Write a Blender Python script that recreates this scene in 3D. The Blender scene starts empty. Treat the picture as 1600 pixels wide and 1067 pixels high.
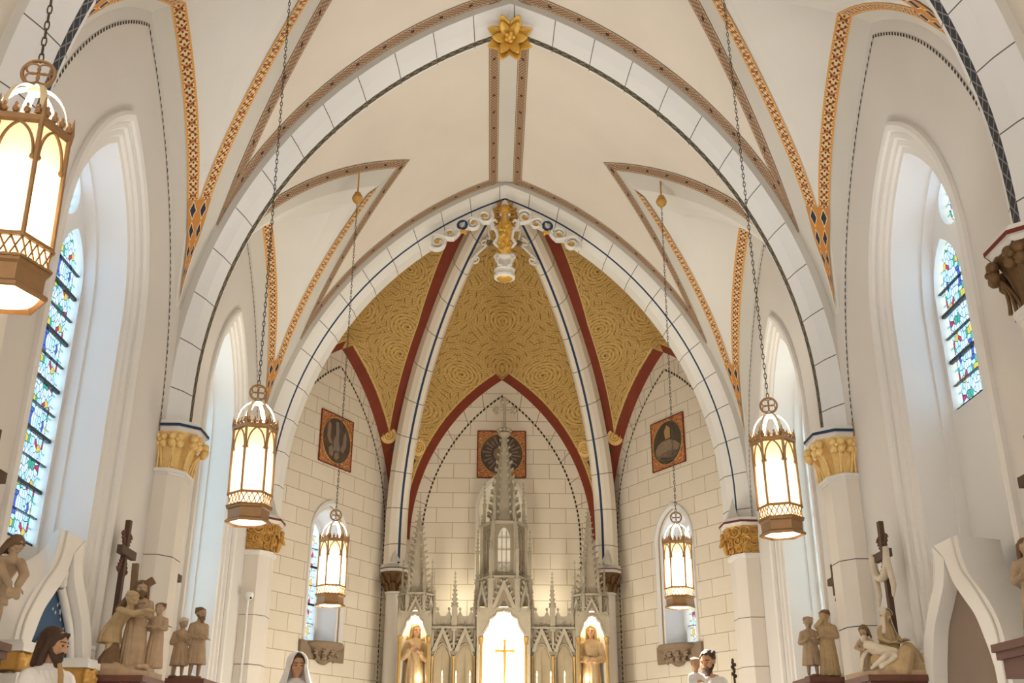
import bpy, bmesh, random
from math import *
from mathutils import Vector, Matrix, Euler
from mathutils.geometry import tessellate_polygon
S = bpy.context.scene
COL = S.collection
random.seed(4)
V = Vector

# ------------------------------------------------------------------ camera
CAM = bpy.data.cameras.new('camera')
camo = bpy.data.objects.new('camera', CAM)
COL.objects.link(camo)
_p, _y, _r = radians(22.4973), radians(-1.1063), radians(.15)
_f = V((0, cos(_p), sin(_p))); _u = V((0, -sin(_p), cos(_p))); _x = V((1, 0, 0))
_R = Matrix.Rotation(_y, 3, 'Z')
_f, _u, _x = _R @ _f, _R @ _u, _R @ _x
_x, _u = cos(_r) * _x + sin(_r) * _u, -sin(_r) * _x + cos(_r) * _u
_m = Matrix((_x, _u, -_f)).transposed().to_4x4()
_m.translation = V((-.1705, 0, 1.6))
camo.matrix_world = _m
CAM.sensor_width = 36
CAM.lens = 1624.625 / 1600 * 36
CAM.clip_start = .05
S.camera = camo

# ------------------------------------------------------------------ view, world, daylight
S.view_settings.view_transform = 'Standard'
S.view_settings.look = 'None'
S.view_settings.gamma = 1
S.view_settings.use_curve_mapping = False
S.view_settings.exposure = 0.36
wd = bpy.data.worlds.new('sky'); S.world = wd
wd.use_nodes = True
_bg = wd.node_tree.nodes['Background']
_bg.inputs[0].default_value = (.72, .86, 1, 1)
_bg.inputs[1].default_value = 1.3


def area(name, loc, direction, sx, sy, energy, col):
    l = bpy.data.lights.new(name, 'AREA'); l.shape = 'RECTANGLE'; l.size = sx; l.size_y = sy
    l.energy = energy; l.color = col
    o = bpy.data.objects.new(name, l); COL.objects.link(o)
    o.location = loc; o.rotation_euler = V(direction).to_track_quat('-Z', 'Y').to_euler()
    return o


def spot(name, loc, energy, col, angle, parent=None, rad=.05):
    l = bpy.data.lights.new(name, 'SPOT'); l.energy = energy; l.color = col; l.spot_size = radians(angle); l.spot_blend = .9; l.shadow_soft_size = rad
    o = bpy.data.objects.new(name, l); COL.objects.link(o); o.location = loc; o.rotation_euler = (pi, 0, 0)
    if parent: o.parent = parent
    return o


def point(name, loc, energy, col, rad=.04, parent=None):
    l = bpy.data.lights.new(name, 'POINT'); l.energy = energy; l.color = col; l.shadow_soft_size = rad
    o = bpy.data.objects.new(name, l); COL.objects.link(o); o.location = loc
    if parent: o.parent = parent
    return o


DAY = (.44, .70, 1)
WARM = (1, .97, .92)
CHANCEL_WARM = (1, .91, .74)
E_WIN, E_WEST = 58, 260
for s in (-1, 1):
    for yc in (8.45, 13.05):
        area('window_daylight', (s * 4.75, yc - .2, 5.0), (-s, .18, 0), 2.0, 4.6, E_WIN, DAY)
area('west_window_daylight', (0, -6.35, 5.6), (0, 1, .12), 5.2, 6.0, E_WEST, (1, .93, .84))
E_MID, E_TOP, E_BOT, E_DOWN, E_FLOOR = 5.5, 135, 5, 46, 520
E_NICHE = 13

# ------------------------------------------------------------------ tagging and mesh helpers


def tag(o, label=None, cat=None, group=None, kind=None):
    if label: o['label'] = label
    if cat: o['category'] = cat
    if group: o['group'] = group
    if kind: o['kind'] = kind
    return o


def thing(name, label, cat, loc=(0, 0, 0), rz=0, group=None):
    o = bpy.data.objects.new(name, None); COL.objects.link(o)
    o.location = loc; o.rotation_euler = (0, 0, rz); o.empty_display_size = .1
    return tag(o, label, cat, group)


def struct(name):
    o = bpy.data.objects.new(name, None); COL.objects.link(o)
    return tag(o, kind='structure')


def copy_tree(o, parent=None):
    c = o.copy(); COL.objects.link(c)
    if parent: c.parent = parent
    for ch in list(o.children): copy_tree(ch, c)
    return c


class MB:
    def __init__(s, xf=None):
        s.v = []; s.f = []; s.m = []; s.uv = []; s.xf = xf

    def pt(s, p):
        p = V(p)
        if s.xf is not None: p = s.xf @ p
        s.v.append(p); return len(s.v) - 1

    def face(s, idx, m=0, uv=None):
        s.f.append(idx); s.m.append(m); s.uv.append(uv)

    def poly(s, pts, m=0, uv=None):
        s.face([s.pt(p) for p in pts], m, uv)

    def grid(s, P, m=0, UV=None, cu=False, cv=False):
        nu, nv = len(P), len(P[0])
        I = [[s.pt(p) for p in row] for row in P]
        for i in range(nu if cu else nu - 1):
            for j in range(nv if cv else nv - 1):
                a, b = (i + 1) % nu, (j + 1) % nv
                q = [I[i][j], I[a][j], I[a][b], I[i][b]]
                uv = [UV[i][j], UV[a][j], UV[a][b], UV[i][b]] if UV else None
                s.face(q, m(i, j) if callable(m) else m, uv)
        return I

    def box(s, c, d, rot=None, m=0, taper=1.0):
        c = V(c); x, y, z = d[0] / 2, d[1] / 2, d[2] / 2
        Q = []
        for dz in (-1, 1):
            k = 1 if dz < 0 else taper
            for a, b in ((-1, -1), (1, -1), (1, 1), (-1, 1)):
                p = V((a * x * k, b * y * k, dz * z))
                if rot: p = Euler(rot).to_matrix() @ p
                Q.append(s.pt(c + p))
        for f in ((3, 2, 1, 0), (4, 5, 6, 7), (0, 1, 5, 4), (1, 2, 6, 5), (2, 3, 7, 6), (3, 0, 4, 7)):
            s.face([Q[i] for i in f], m, [(0, 0), (1, 0), (1, 1), (0, 1)])

    def tube(s, path, r, n=8, m=0, closed=False, flat=None, up=None):
        path = [V(p) for p in path]; N = len(path)
        rr = r if isinstance(r, (list, tuple)) else [r] * N
        T = []
        for i in range(N):
            a = path[(i - 1) % N] if (closed or i > 0) else path[i]
            b = path[(i + 1) % N] if (closed or i < N - 1) else path[i]
            t = (b - a); T.append(t.normalized() if t.length > 1e-9 else V((0, 0, 1)))
        u = V(up) if up is not None else (V((0, 0, 1)) if abs(T[0].z) < .9 else V((1, 0, 0)))
        rows = []
        for i in range(N):
            if up is not None: u = V(up)
            u = (u - T[i] * u.dot(T[i]))
            if u.length < 1e-6: u = T[i].orthogonal()
            u.normalize(); w = T[i].cross(u)
            fa, fb = (flat if flat else (1, 1))
            rows.append([path[i] + (u * cos(2 * pi * k / n) * fa + w * sin(2 * pi * k / n) * fb) * rr[i] for k in range(n)])
        I = s.grid(rows, m, None, closed, True)
        if not closed:
            s.face(list(reversed(I[0])), m); s.face(list(I[-1]), m)

    def lathe(s, prof, n=24, c=(0, 0, 0), m=0, ph=0, caps=True, sx=1, sy=1):
        c = V(c)
        rows = [[c + V((r * cos(ph + 2 * pi * k / n) * sx, r * sin(ph + 2 * pi * k / n) * sy, z)) for k in range(n)] for r, z in prof]
        I = s.grid(rows, m, None, False, True)
        if caps:
            s.face(list(I[0]), m); s.face(list(reversed(I[-1])), m)

    def ell(s, c, r, n=12, rot=None, m=0):
        c = V(c); R = Euler(rot).to_matrix() if rot else Matrix.Identity(3)
        if isinstance(r, (int, float)): r = (r, r, r)
        h = max(5, n // 2)
        rows = [[c + R @ V((r[0] * sin(pi * i / h) * cos(2 * pi * k / n), r[1] * sin(pi * i / h) * sin(2 * pi * k / n), r[2] * cos(pi * i / h))) for k in range(n)] for i in range(1, h)]
        I = s.grid(rows, m, None, False, True)
        a = s.pt(c + R @ V((0, 0, r[2]))); b = s.pt(c - R @ V((0, 0, r[2])))
        for k in range(n):
            s.face([a, I[0][(k + 1) % n], I[0][k]][::-1], m); s.face([b, I[-1][k], I[-1][(k + 1) % n]][::-1], m)

    def cap(s, a, b, ra, rb, n=10, m=0):
        a, b = V(a), V(b); d = b - a
        if d.length < 1e-6: return s.ell(a, ra, n, None, m)
        q = d.to_track_quat('Z', 'Y').to_matrix(); L = d.length
        prof = [(max(1e-4, ra * sin(t)), -ra * cos(t)) for t in (0.05, pi / 6, pi / 3, pi / 2)] + \
               [(max(1e-4, rb * cos(t)), L + rb * sin(t)) for t in (0, pi / 6, pi / 3, pi / 2 - .05)]
        rows = [[a + q @ V((r * cos(2 * pi * k / n), r * sin(2 * pi * k / n), z)) for k in range(n)] for r, z in prof]
        I = s.grid(rows, m, None, False, True)
        s.face(list(I[0]), m); s.face(list(reversed(I[-1])), m)

    def plate(s, outer, holes, F, d0, d1=None, m=0, ms=None, uvk=1.0, back=False):
        """planar polygon with holes; F(u,z,d) places it; extruded from depth d0 to d1"""
        loops = [outer] + list(holes)
        flat = [p for l in loops for p in l]
        tris = tessellate_polygon([[V((p[0], p[1], 0)) for p in l] for l in loops])
        for dd in ([d0] if (d1 is None or not back) else [d0, d1]):
            I = [s.pt(F(p[0], p[1], dd)) for p in flat]
            for t in tris:
                s.face([I[k] for k in t], m, [(flat[k][0] * uvk, flat[k][1] * uvk) for k in t])
        if d1 is not None:
            for l in loops:
                A = [s.pt(F(p[0], p[1], d0)) for p in l]; B = [s.pt(F(p[0], p[1], d1)) for p in l]
                for i in range(len(l)):
                    j = (i + 1) % len(l)
                    s.face([A[i], A[j], B[j], B[i]], m if ms is None else ms, [(0, 0), (.1, 0), (.1, .1), (0, .1)])

    def ribbon(s, A, B, m=0, push=None, v0=0, v1=1):
        L = 0; I = []
        for k in range(len(A)):
            a, b = V(A[k]), V(B[k])
            if k: L += ((a + b) / 2 - pm).length
            pm = (a + b) / 2
            if push: a, b = push(a), push(b)
            I.append((s.pt(a), s.pt(b), L))
        for k in range(len(I) - 1):
            a, b = I[k], I[k + 1]
            s.face([a[0], a[1], b[1], b[0]], m, [(a[2], v0), (a[2], v1), (b[2], v1), (b[2], v0)])

    def build(s, name, mats, parent=None, smooth=35, recalc=True):
        me = bpy.data.meshes.new(name)
        me.from_pydata([tuple(p) for p in s.v], [], s.f)
        if not isinstance(mats, (list, tuple)): mats = [mats]
        for m in mats: me.materials.append(m)
        me.polygons.foreach_set('material_index', s.m)
        if any(u is not None for u in s.uv):
            lay = me.uv_layers.new(name='UVMap'); fl = []
            for f, u in zip(s.f, s.uv):
                for k in range(len(f)):
                    fl += list(u[k]) if u is not None else [0., 0.]
            lay.data.foreach_set('uv', fl)
        if recalc:
            bm = bmesh.new(); bm.from_mesh(me)
            bmesh.ops.recalc_face_normals(bm, faces=bm.faces)
            bm.to_mesh(me); bm.free()
        if smooth:
            me.polygons.foreach_set('use_smooth', [True] * len(me.polygons))
            me.set_sharp_from_angle(angle=radians(smooth))
        me.validate(); me.update()
        o = bpy.data.objects.new(name, me); COL.objects.link(o)
        if parent: o.parent = parent
        return o


def clay(o, voxel=.008, it=2):
    r = o.modifiers.new('union', 'REMESH'); r.mode = 'VOXEL'; r.voxel_size = voxel; r.use_smooth_shade = True
    if it:
        k = o.modifiers.new('soft', 'SMOOTH'); k.iterations = it; k.factor = .5
    return o


def spiral(c, r, turns, ax, ay, a0=0, n=40, r0=.12, sgn=1):
    c, ax, ay = V(c), V(ax), V(ay); P = []
    for i in range(n + 1):
        t = i / n; a = a0 + sgn * 2 * pi * turns * t; q = r * (1 - (1 - r0) * t)
        P.append(c + ax * (q * cos(a)) + ay * (q * sin(a)))
    return P


# ------------------------------------------------------------------ materials
def srgb(r, g, b):
    f = lambda c: (c / 255 / 12.92) if c / 255 <= .04045 else ((c / 255 + .055) / 1.055) ** 2.4
    return (f(r), f(g), f(b), 1)


class NT:
    def __init__(s, name):
        s.mat = bpy.data.materials.new(name); s.mat.use_nodes = True
        s.t = s.mat.node_tree; s.N = s.t.nodes; s.L = s.t.links
        s.b = s.N['Principled BSDF']; s.out = s.N['Material Output']

    def set(s, sock, v):
        if hasattr(v, 'is_linked') or isinstance(v, bpy.types.NodeSocket): s.L.new(v, sock)
        else: sock.default_value = v

    def m(s, op, a, b=None, c=None):
        n = s.N.new('ShaderNodeMath'); n.operation = op
        for i, x in enumerate((a, b, c)):
            if x is not None: s.set(n.inputs[i], x)
        return n.outputs[0]

    def mix(s, f, a, b):
        n = s.N.new('ShaderNodeMix'); n.data_type = 'RGBA'
        s.set(n.inputs[0], f); s.set(n.inputs[6], a); s.set(n.inputs[7], b)
        return n.outputs[2]

    def uv(s):
        n = s.N.new('ShaderNodeUVMap'); n.uv_map = 'UVMap'
        k = s.N.new('ShaderNodeSeparateXYZ'); s.L.new(n.outputs[0], k.inputs[0])
        return n.outputs[0], k.outputs[0], k.outputs[1]

    def obj(s):
        return s.N.new('ShaderNodeTexCoord').outputs['Object']

    def noise(s, vec, scale, detail=3, rough=.5):
        n = s.N.new('ShaderNodeTexNoise'); s.L.new(vec, n.inputs['Vector'])
        n.inputs['Scale'].default_value = scale; n.inputs['Detail'].default_value = detail; n.inputs['Roughness'].default_value = rough
        return n.outputs[0]

    def band(s, x, lo, hi):
        return s.m('MULTIPLY', s.m('GREATER_THAN', x, lo), s.m('LESS_THAN', x, hi))

    def fr(s, x): return s.m('FRACT', x)

    def done(s, col, rough=.85, metal=0, bump=None, bs=.15, dist=.01, spec=None):
        s.set(s.b.inputs['Base Color'], col); s.set(s.b.inputs['Roughness'], rough); s.set(s.b.inputs['Metallic'], metal)
        if spec is not None: s.b.inputs['Specular IOR Level'].default_value = spec
        if bump is not None:
            n = s.N.new('ShaderNodeBump'); n.inputs['Strength'].default_value = bs; n.inputs['Distance'].default_value = dist
            s.L.new(bump, n.inputs['Height']); s.L.new(n.outputs[0], s.b.inputs['Normal'])
        return s.mat


def plain(name, c, rough=.8, metal=0, var=.06, scale=6, bump=.1, spec=.3):
    t = NT(name); v = t.obj(); n = t.noise(v, scale, 4)
    d = tuple(x * (1 - var * 2) for x in c[:3]) + (1,)
    e = tuple(min(1, x * (1 + var)) for x in c[:3]) + (1,)
    return t.done(t.mix(n, d, e), rough, metal, t.noise(v, scale * 9, 3) if bump else None, bump or 0, spec=spec)


MAT = {}
MAT['vault'] = plain('cream_plaster', srgb(224, 215, 202), .9, 0, .05, 1.2, .05)
MAT['cell'] = plain('white_plaster', srgb(222, 219, 212), .9, 0, .03, 1.5, .05)
MAT['cellgrey'] = plain('grey_plaster', srgb(206, 202, 193), .9, 0, .03, 1.5, .05)
MAT['wall'] = plain('wall_plaster', srgb(217, 212, 206), .9, 0, .03, 1.3, .06)
MAT['trimwhite'] = plain('white_paint', srgb(226, 222, 216), .7, 0, .02, 3, .04)
MAT['jamb'] = plain('reveal_plaster', srgb(226, 224, 222), .9, 0, .02, 3, .04)
MAT['floor'] = plain('floor_boards', srgb(158, 152, 147), .5, 0, .1, 3, .05)
MAT['shaft'] = plain('shaft_plaster', srgb(226, 218, 206), .8, 0, .03, 2, .05)
MAT['gold'] = plain('gilt', srgb(226, 180, 84), .36, .5, .12, 14, .2, .5)
MAT['goldpaint'] = plain('gold_paint', srgb(242, 206, 134), .42, .15, .12, 18, .2, .5)
MAT['bronzegold'] = plain('aged_gilt', srgb(206, 158, 80), .40, .35, .25, 16, .3, .5)
MAT['darkgold'] = plain('dark_gilt', srgb(118, 88, 54), .55, .3, .25, 16, .3, .4)
MAT['blue'] = plain('blue_paint', srgb(40, 62, 92), .7, 0, .05, 8, .02)
MAT['red'] = plain('red_paint', srgb(112, 44, 32), .7, 0, .08, 6, .03)
MAT['blackline'] = plain('dark_line', srgb(70, 62, 56), .8, 0, .05, 8, 0)
MAT['bronze'] = plain('lantern_bronze', srgb(160, 122, 80), .45, .45, .12, 25, .2, .5)
MAT['strap'] = plain('lantern_strap', srgb(226, 206, 168), .4, .2, .05, 20, .1, .5)
MAT['chain'] = plain('chain_iron', srgb(92, 80, 68), .5, .5, .1, 20, .1)
MAT['marble'] = plain('altar_stone', srgb(176, 164, 142), .55, 0, .1, 9, .15)
MAT['marble_shaded'] = plain('altar_shaded_field', srgb(152, 138, 114), .6, 0, .1, 9, .15)  # altar stone darkened on faces behind gables, shade put into the colour
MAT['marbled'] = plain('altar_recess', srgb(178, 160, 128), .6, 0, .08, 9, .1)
MAT['altargold'] = plain('altar_gilding', srgb(190, 152, 88), .5, .4, .1, 12, .1)
MAT['marblew'] = plain('altar_white', srgb(240, 232, 214), .6, 0, .03, 6, .05)
MAT['stat'] = plain('statue_plaster', srgb(178, 152, 122), .75, 0, .16, 14, .2)
MAT['staty'] = plain('statue_ochre', srgb(184, 158, 118), .75, 0, .15, 14, .2)
MAT['stath'] = plain('statue_umber', srgb(120, 92, 66), .75, 0, .15, 18, .2)
MAT['statw'] = plain('statue_pale', srgb(214, 200, 178), .75, 0, .12, 14, .2)
MAT['robe'] = plain('robe_white', srgb(232, 226, 220), .7, 0, .05, 10, .1)
MAT['skin'] = plain('painted_skin', srgb(190, 146, 110), .55, 0, .05, 14, .05)
MAT['hair'] = plain('painted_hair', srgb(72, 52, 38), .6, 0, .12, 30, .3)
MAT['tan'] = plain('tan_cloth', srgb(176, 142, 92), .7, 0, .08, 12, .1)
MAT['wood'] = plain('dark_wood', srgb(88, 66, 50), .7, 0, .16, 10, .2)
MAT['woodred'] = plain('red_brown_wood', srgb(104, 66, 52), .6, 0, .12, 8, .15)
MAT['greystone'] = plain('grey_stone', srgb(142, 122, 100), .85, 0, .12, 12, .25)
MAT['plastic'] = plain('white_plastic', srgb(232, 230, 226), .35, 0, .01, 5, 0)
MAT['blackp'] = plain('black_glass', srgb(24, 24, 26), .2, 0, .02, 5, 0)
MAT['wax'] = plain('wax', srgb(240, 232, 214), .4, 0, .02, 5, 0)
MAT['star'] = plain('star_white', srgb(214, 224, 232), .7, 0, .02, 5, 0)
MAT['starblue'] = plain('starry_blue', srgb(66, 92, 122), .8, 0, .12, 5, .05)
MAT['brownpaint'] = plain('brown_paint', srgb(74, 34, 24), .75, 0, .12, 5, .05)
MAT['nichewarm'] = plain('darkened_grey_brown', srgb(134, 118, 104), .9, 0, .04, 4, .05)  # darkened so the right niche hollow looks shaded; shade is in the colour


def m_joint(name, c, step, line=.006, ev=.0):
    t = NT(name); uv, u, v = t.uv(); o = t.obj()
    f = t.m('ABSOLUTE', t.m('SUBTRACT', t.fr(t.m('DIVIDE', u, step)), .5))
    msk = t.m('LESS_THAN', f, line / step)
    base = t.mix(t.noise(o, 2, 4), tuple(x * .95 for x in c[:3]) + (1,), c)
    return t.done(t.mix(msk, base, srgb(98, 90, 82)), .75, 0, t.noise(o, 30, 3), .05)


MAT['rib'] = m_joint('white_rib_stone', srgb(228, 228, 227), .585)
MAT['ribapse'] = m_joint('cream_rib_stone', srgb(231, 221, 204), .62)
MAT['ribc'] = m_joint('chancel_rib_stone', srgb(233, 230, 223), .56)


def m_lattice(name, dark, light):
    t = NT(name); uv, u, v = t.uv()
    w = .12
    a = t.m('MULTIPLY', u, 7.0); b = t.m('MULTIPLY', v, 1.0)
    l1 = t.m('LESS_THAN', t.m('ABSOLUTE', t.m('SUBTRACT', t.fr(t.m('ADD', a, b)), .5)), .07)
    l2 = t.m('LESS_THAN', t.m('ABSOLUTE', t.m('SUBTRACT', t.fr(t.m('SUBTRACT', a, b)), .5)), .07)
    return t.done(t.mix(t.m('MULTIPLY', t.m('MAXIMUM', l1, l2), .75), dark, light), .8)


MAT['lattice'] = m_lattice('lattice_band', srgb(52, 56, 62), srgb(148, 144, 140))
MAT['lattice2'] = m_lattice('olive_lattice_band', srgb(70, 64, 52), srgb(150, 138, 112))


def m_rust():
    t = NT('rust_border'); uv, u, v = t.uv()
    k = t.m('MULTIPLY', u, 16.0); kv = t.m('MULTIPLY', v, 4.0)
    p = t.m('MULTIPLY', t.m('SINE', t.m('MULTIPLY', k, 6.283)), t.m('SINE', t.m('MULTIPLY', kv, 6.283)))
    q = t.m('GREATER_THAN', p, .1)
    edge = t.m('ADD', t.band(v, .06, .13), t.band(v, .87, .94))
    out = t.m('ADD', t.m('LESS_THAN', v, .06), t.m('GREATER_THAN', v, .94))
    dot = t.m('MULTIPLY', t.m('LESS_THAN', t.m('ABSOLUTE', t.m('SUBTRACT', t.fr(t.m('MULTIPLY', u, 2.4)), .5)), .06), t.band(v, .38, .62))
    c = t.mix(q, srgb(126, 92, 70), srgb(176, 150, 120))
    c = t.mix(edge, c, srgb(198, 174, 140)); c = t.mix(out, c, srgb(104, 80, 62)); c = t.mix(dot, c, srgb(60, 40, 34))
    return t.done(c, .85)


def m_orange():
    t = NT('orange_border'); uv, u, v = t.uv()
    tri = lambda x: t.m('ABSOLUTE', t.m('SUBTRACT', t.m('MULTIPLY', t.fr(x), 2), 1))
    U = t.m('MULTIPLY', u, 5.0)
    z1 = t.m('LESS_THAN', t.m('ABSOLUTE', t.m('SUBTRACT', tri(U), v)), .10)
    z2 = t.m('LESS_THAN', t.m('ABSOLUTE', t.m('SUBTRACT', t.m('SUBTRACT', 1, tri(U)), v)), .10)
    p = t.m('GREATER_THAN', t.m('MULTIPLY', t.m('SINE', t.m('MULTIPLY', u, 94.2)), t.m('SINE', t.m('MULTIPLY', v, 15.7))), .35)
    c = t.mix(z1, srgb(222, 196, 148), srgb(188, 112, 46)); c = t.mix(z2, c, srgb(166, 88, 44))
    c = t.mix(p, c, srgb(92, 52, 34))
    e = t.m('ADD', t.m('LESS_THAN', v, .14), t.m('GREATER_THAN', v, .86))
    dots = t.m('LESS_THAN', t.fr(t.m('MULTIPLY', u, 40)), .4)
    c = t.mix(e, c, t.mix(dots, srgb(212, 146, 66), srgb(226, 178, 104)))
    return t.done(c, .85)


def m_spear():
    t = NT('spear_tip'); uv, u, v = t.uv()
    tri = t.m('ABSOLUTE', t.m('SUBTRACT', t.m('MULTIPLY', t.fr(t.m('MULTIPLY', u, 4.2)), 2), 1))
    d = t.m('ABSOLUTE', t.m('SUBTRACT', t.m('MULTIPLY', t.fr(t.m('MULTIPLY', v, 2)), 2), 1))
    inn = t.m('LESS_THAN', t.m('ADD', d, t.m('MULTIPLY', tri, .75)), .72)
    bl = t.m('LESS_THAN', t.m('ADD', d, t.m('MULTIPLY', tri, .75)), .56)
    c = t.mix(inn, srgb(196, 132, 62), srgb(226, 202, 160)); c = t.mix(bl, c, srgb(38, 48, 66))
    return t.done(c, .85)


def m_dots(name, step, a, b, duty=.55):
    t = NT(name); uv, u, v = t.uv()
    return t.done(t.mix(t.m('LESS_THAN', t.fr(t.m('DIVIDE', u, step)), duty), b, a), .85)


MAT['rust'] = m_rust(); MAT['orange'] = m_orange(); MAT['spear'] = m_spear()
MAT['dash'] = m_dots('dashed_line', .075, srgb(52, 46, 42), srgb(214, 206, 194), .6)
MAT['dotline'] = m_dots('dotted_line', .085, srgb(40, 34, 30), srgb(196, 180, 150), .6)


def m_stone(name='painted_ashlar'):
    t = NT(name); uv, u, v = t.uv(); o = t.obj()
    b = t.N.new('ShaderNodeTexBrick'); t.L.new(uv, b.inputs['Vector'])
    b.inputs['Color1'].default_value = srgb(228, 218, 200); b.inputs['Color2'].default_value = srgb(221, 211, 192)
    b.inputs['Mortar'].default_value = srgb(168, 146, 116); b.inputs['Scale'].default_value = 1
    b.inputs['Mortar Size'].default_value = .006; b.inputs['Mortar Smooth'].default_value = .1
    b.inputs['Brick Width'].default_value = .58; b.inputs['Row Height'].default_value = .272
    n = t.noise(o, 5, 5)
    c = t.mix(t.m('MULTIPLY', n, .25), b.outputs[0], srgb(200, 182, 152))
    return t.done(c, .85, 0, t.noise(o, 30, 4), .08)


MAT['stone'] = m_stone()


def m_apse():
    """gold ground with scrolls inside a red-brown border; UV holds the distances to the two edges of the cell"""
    t = NT('gold_scroll_painting'); uv, d1, d2 = t.uv(); o = t.obj()
    red = t.m('MAXIMUM', t.m('LESS_THAN', d1, .2), t.m('LESS_THAN', d2, .19))
    line = t.m('MAXIMUM', t.band(d1, .2, .225), t.band(d2, .2, .225))
    k = t.N.new('ShaderNodeSeparateXYZ'); t.L.new(o, k.inputs[0])
    ax = t.m('ABSOLUTE', k.outputs[0])
    cb = t.N.new('ShaderNodeCombineXYZ')
    t.L.new(t.m('ADD', ax, t.m('MULTIPLY', k.outputs[1], .35)), cb.inputs[0]); t.L.new(t.m('ADD', k.outputs[2], t.m('MULTIPLY', k.outputs[1], -.3)), cb.inputs[1])

    def curls(scale, freq, off):
        vo = t.N.new('ShaderNodeTexVoronoi'); vo.voronoi_dimensions = '2D'; vo.inputs['Scale'].default_value = scale
        vo.inputs['Randomness'].default_value = .75
        mp = t.N.new('ShaderNodeVectorMath'); mp.operation = 'ADD'; mp.inputs[1].default_value = (off, off * .7, 0)
        t.L.new(cb.outputs[0], mp.inputs[0]); t.L.new(mp.outputs[0], vo.inputs['Vector'])
        sb = t.N.new('ShaderNodeVectorMath'); sb.operation = 'SUBTRACT'
        t.L.new(mp.outputs[0], sb.inputs[0]); t.L.new(vo.outputs['Position'], sb.inputs[1])
        q = t.N.new('ShaderNodeSeparateXYZ'); t.L.new(sb.outputs[0], q.inputs[0])
        ang = t.m('ARCTAN2', q.outputs[1], q.outputs[0])
        ln = t.N.new('ShaderNodeVectorMath'); ln.operation = 'LENGTH'; t.L.new(sb.outputs[0], ln.inputs[0])
        rad = ln.outputs['Value']
        w = t.m('SINE', t.m('ADD', t.m('MULTIPLY', rad, freq), t.m('MULTIPLY', ang, 1)))
        br = t.m('SINE', t.m('ADD', t.m('MULTIPLY', ang, 7), t.m('MULTIPLY', rad, 60)))
        return w, br, rad
    w1, b1, r1 = curls(1.35, 112, 0)
    w2, b2, r2 = curls(4.2, 150, 4.3)
    nz = t.noise(o, 7, 3); nf = t.noise(o, 40, 3)
    fade = t.m('LESS_THAN', t.m('ADD', r1, t.m('MULTIPLY', nz, .3)), .42)
    lt = t.m('MULTIPLY', t.m('MULTIPLY', t.m('GREATER_THAN', w1, .55), t.m('GREATER_THAN', nf, .46)), fade)
    dk = t.m('MAXIMUM', t.m('MULTIPLY', t.m('LESS_THAN', w1, -.80), t.m('GREATER_THAN', b1, .55)), t.m('LESS_THAN', r1, .02))
    lt2 = t.m('MULTIPLY', t.m('MULTIPLY', t.m('GREATER_THAN', w2, .5), t.m('GREATER_THAN', nf, .42)), t.m('SUBTRACT', 1, t.m('MULTIPLY', fade, .5)))
    g = t.mix(nz, srgb(164, 131, 74), srgb(190, 155, 92))
    g = t.mix(t.m('MULTIPLY', t.m('GREATER_THAN', nf, .62), .5), g, srgb(120, 92, 48))
    g = t.mix(t.m('MULTIPLY', lt2, .55), g, srgb(222, 190, 120))
    g = t.mix(t.m('MULTIPLY', lt, .8), g, srgb(216, 182, 110))
    g = t.mix(t.m('MULTIPLY', dk, .9), g, srgb(98, 74, 40))
    g = t.mix(line, g, srgb(200, 176, 110))
    c = t.mix(red, g, t.mix(t.noise(o, 6, 3), srgb(112, 50, 34), srgb(136, 62, 40)))
    return t.done(c, .7, 0, None, spec=.2)


MAT['apse'] = m_apse()


def m_glass(name, border):
    """leaded stained glass: coloured light passes through, lead cames stay dark"""
    t = NT(name); uv, u, v = t.uv()
    vo = t.N.new('ShaderNodeTexVoronoi'); vo.voronoi_dimensions = '2D'; vo.inputs['Scale'].default_value = 1
    cb = t.N.new('ShaderNodeCombineXYZ')
    t.L.new(t.m('MULTIPLY', u, 20), cb.inputs[0]); t.L.new(t.m('MULTIPLY', t.m('PINGPONG', v, .37), 15), cb.inputs[1])
    t.L.new(cb.outputs[0], vo.inputs['Vector'])
    ve = t.N.new('ShaderNodeTexVoronoi'); ve.voronoi_dimensions = '2D'; ve.feature = 'DISTANCE_TO_EDGE'; ve.inputs['Scale'].default_value = 1
    t.L.new(cb.outputs[0], ve.inputs['Vector'])
    k = t.N.new('ShaderNodeSeparateColor'); t.L.new(vo.outputs['Color'], k.inputs[0])
    r = k.outputs[0]
    c = t.mix(t.m('GREATER_THAN', r, .36), (.66, .86, .95, 1), (.92, .95, .97, 1))
    c = t.mix(t.m('GREATER_THAN', r, .76), c, (.70, .06, .10, 1))
    c = t.mix(t.m('GREATER_THAN', r, .84), c, (.10, .45, .30, 1))
    c = t.mix(t.m('GREATER_THAN', r, .90), c, (.9, .62, .12, 1))
    c = t.mix(t.m('GREATER_THAN', r, .965), c, (.10, .16, .5, 1))
    edge = t.m('GREATER_THAN', u, 10)
    lead = t.m('LESS_THAN', ve.outputs['Distance'], .05)
    # border strip: u is stored as 20+distance on the border
    bd = t.m('LESS_THAN', t.fr(t.m('MULTIPLY', v, 9)), .82)
    bc = t.mix(bd, (.35, .55, .5, 1), border)
    c = t.mix(edge, c, bc)
    lead = t.m('MULTIPLY', lead, t.m('SUBTRACT', 1, edge))
    tr = t.N.new('ShaderNodeBsdfTransparent'); t.L.new(c, tr.inputs[0])
    df = t.N.new('ShaderNodeBsdfDiffuse'); df.inputs[0].default_value = (.02, .02, .022, 1)
    mx = t.N.new('ShaderNodeMixShader'); t.L.new(lead, mx.inputs[0]); t.L.new(tr.outputs[0], mx.inputs[1]); t.L.new(df.outputs[0], mx.inputs[2])
    t.L.new(mx.outputs[0], t.out.inputs[0])
    return t.mat


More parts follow.
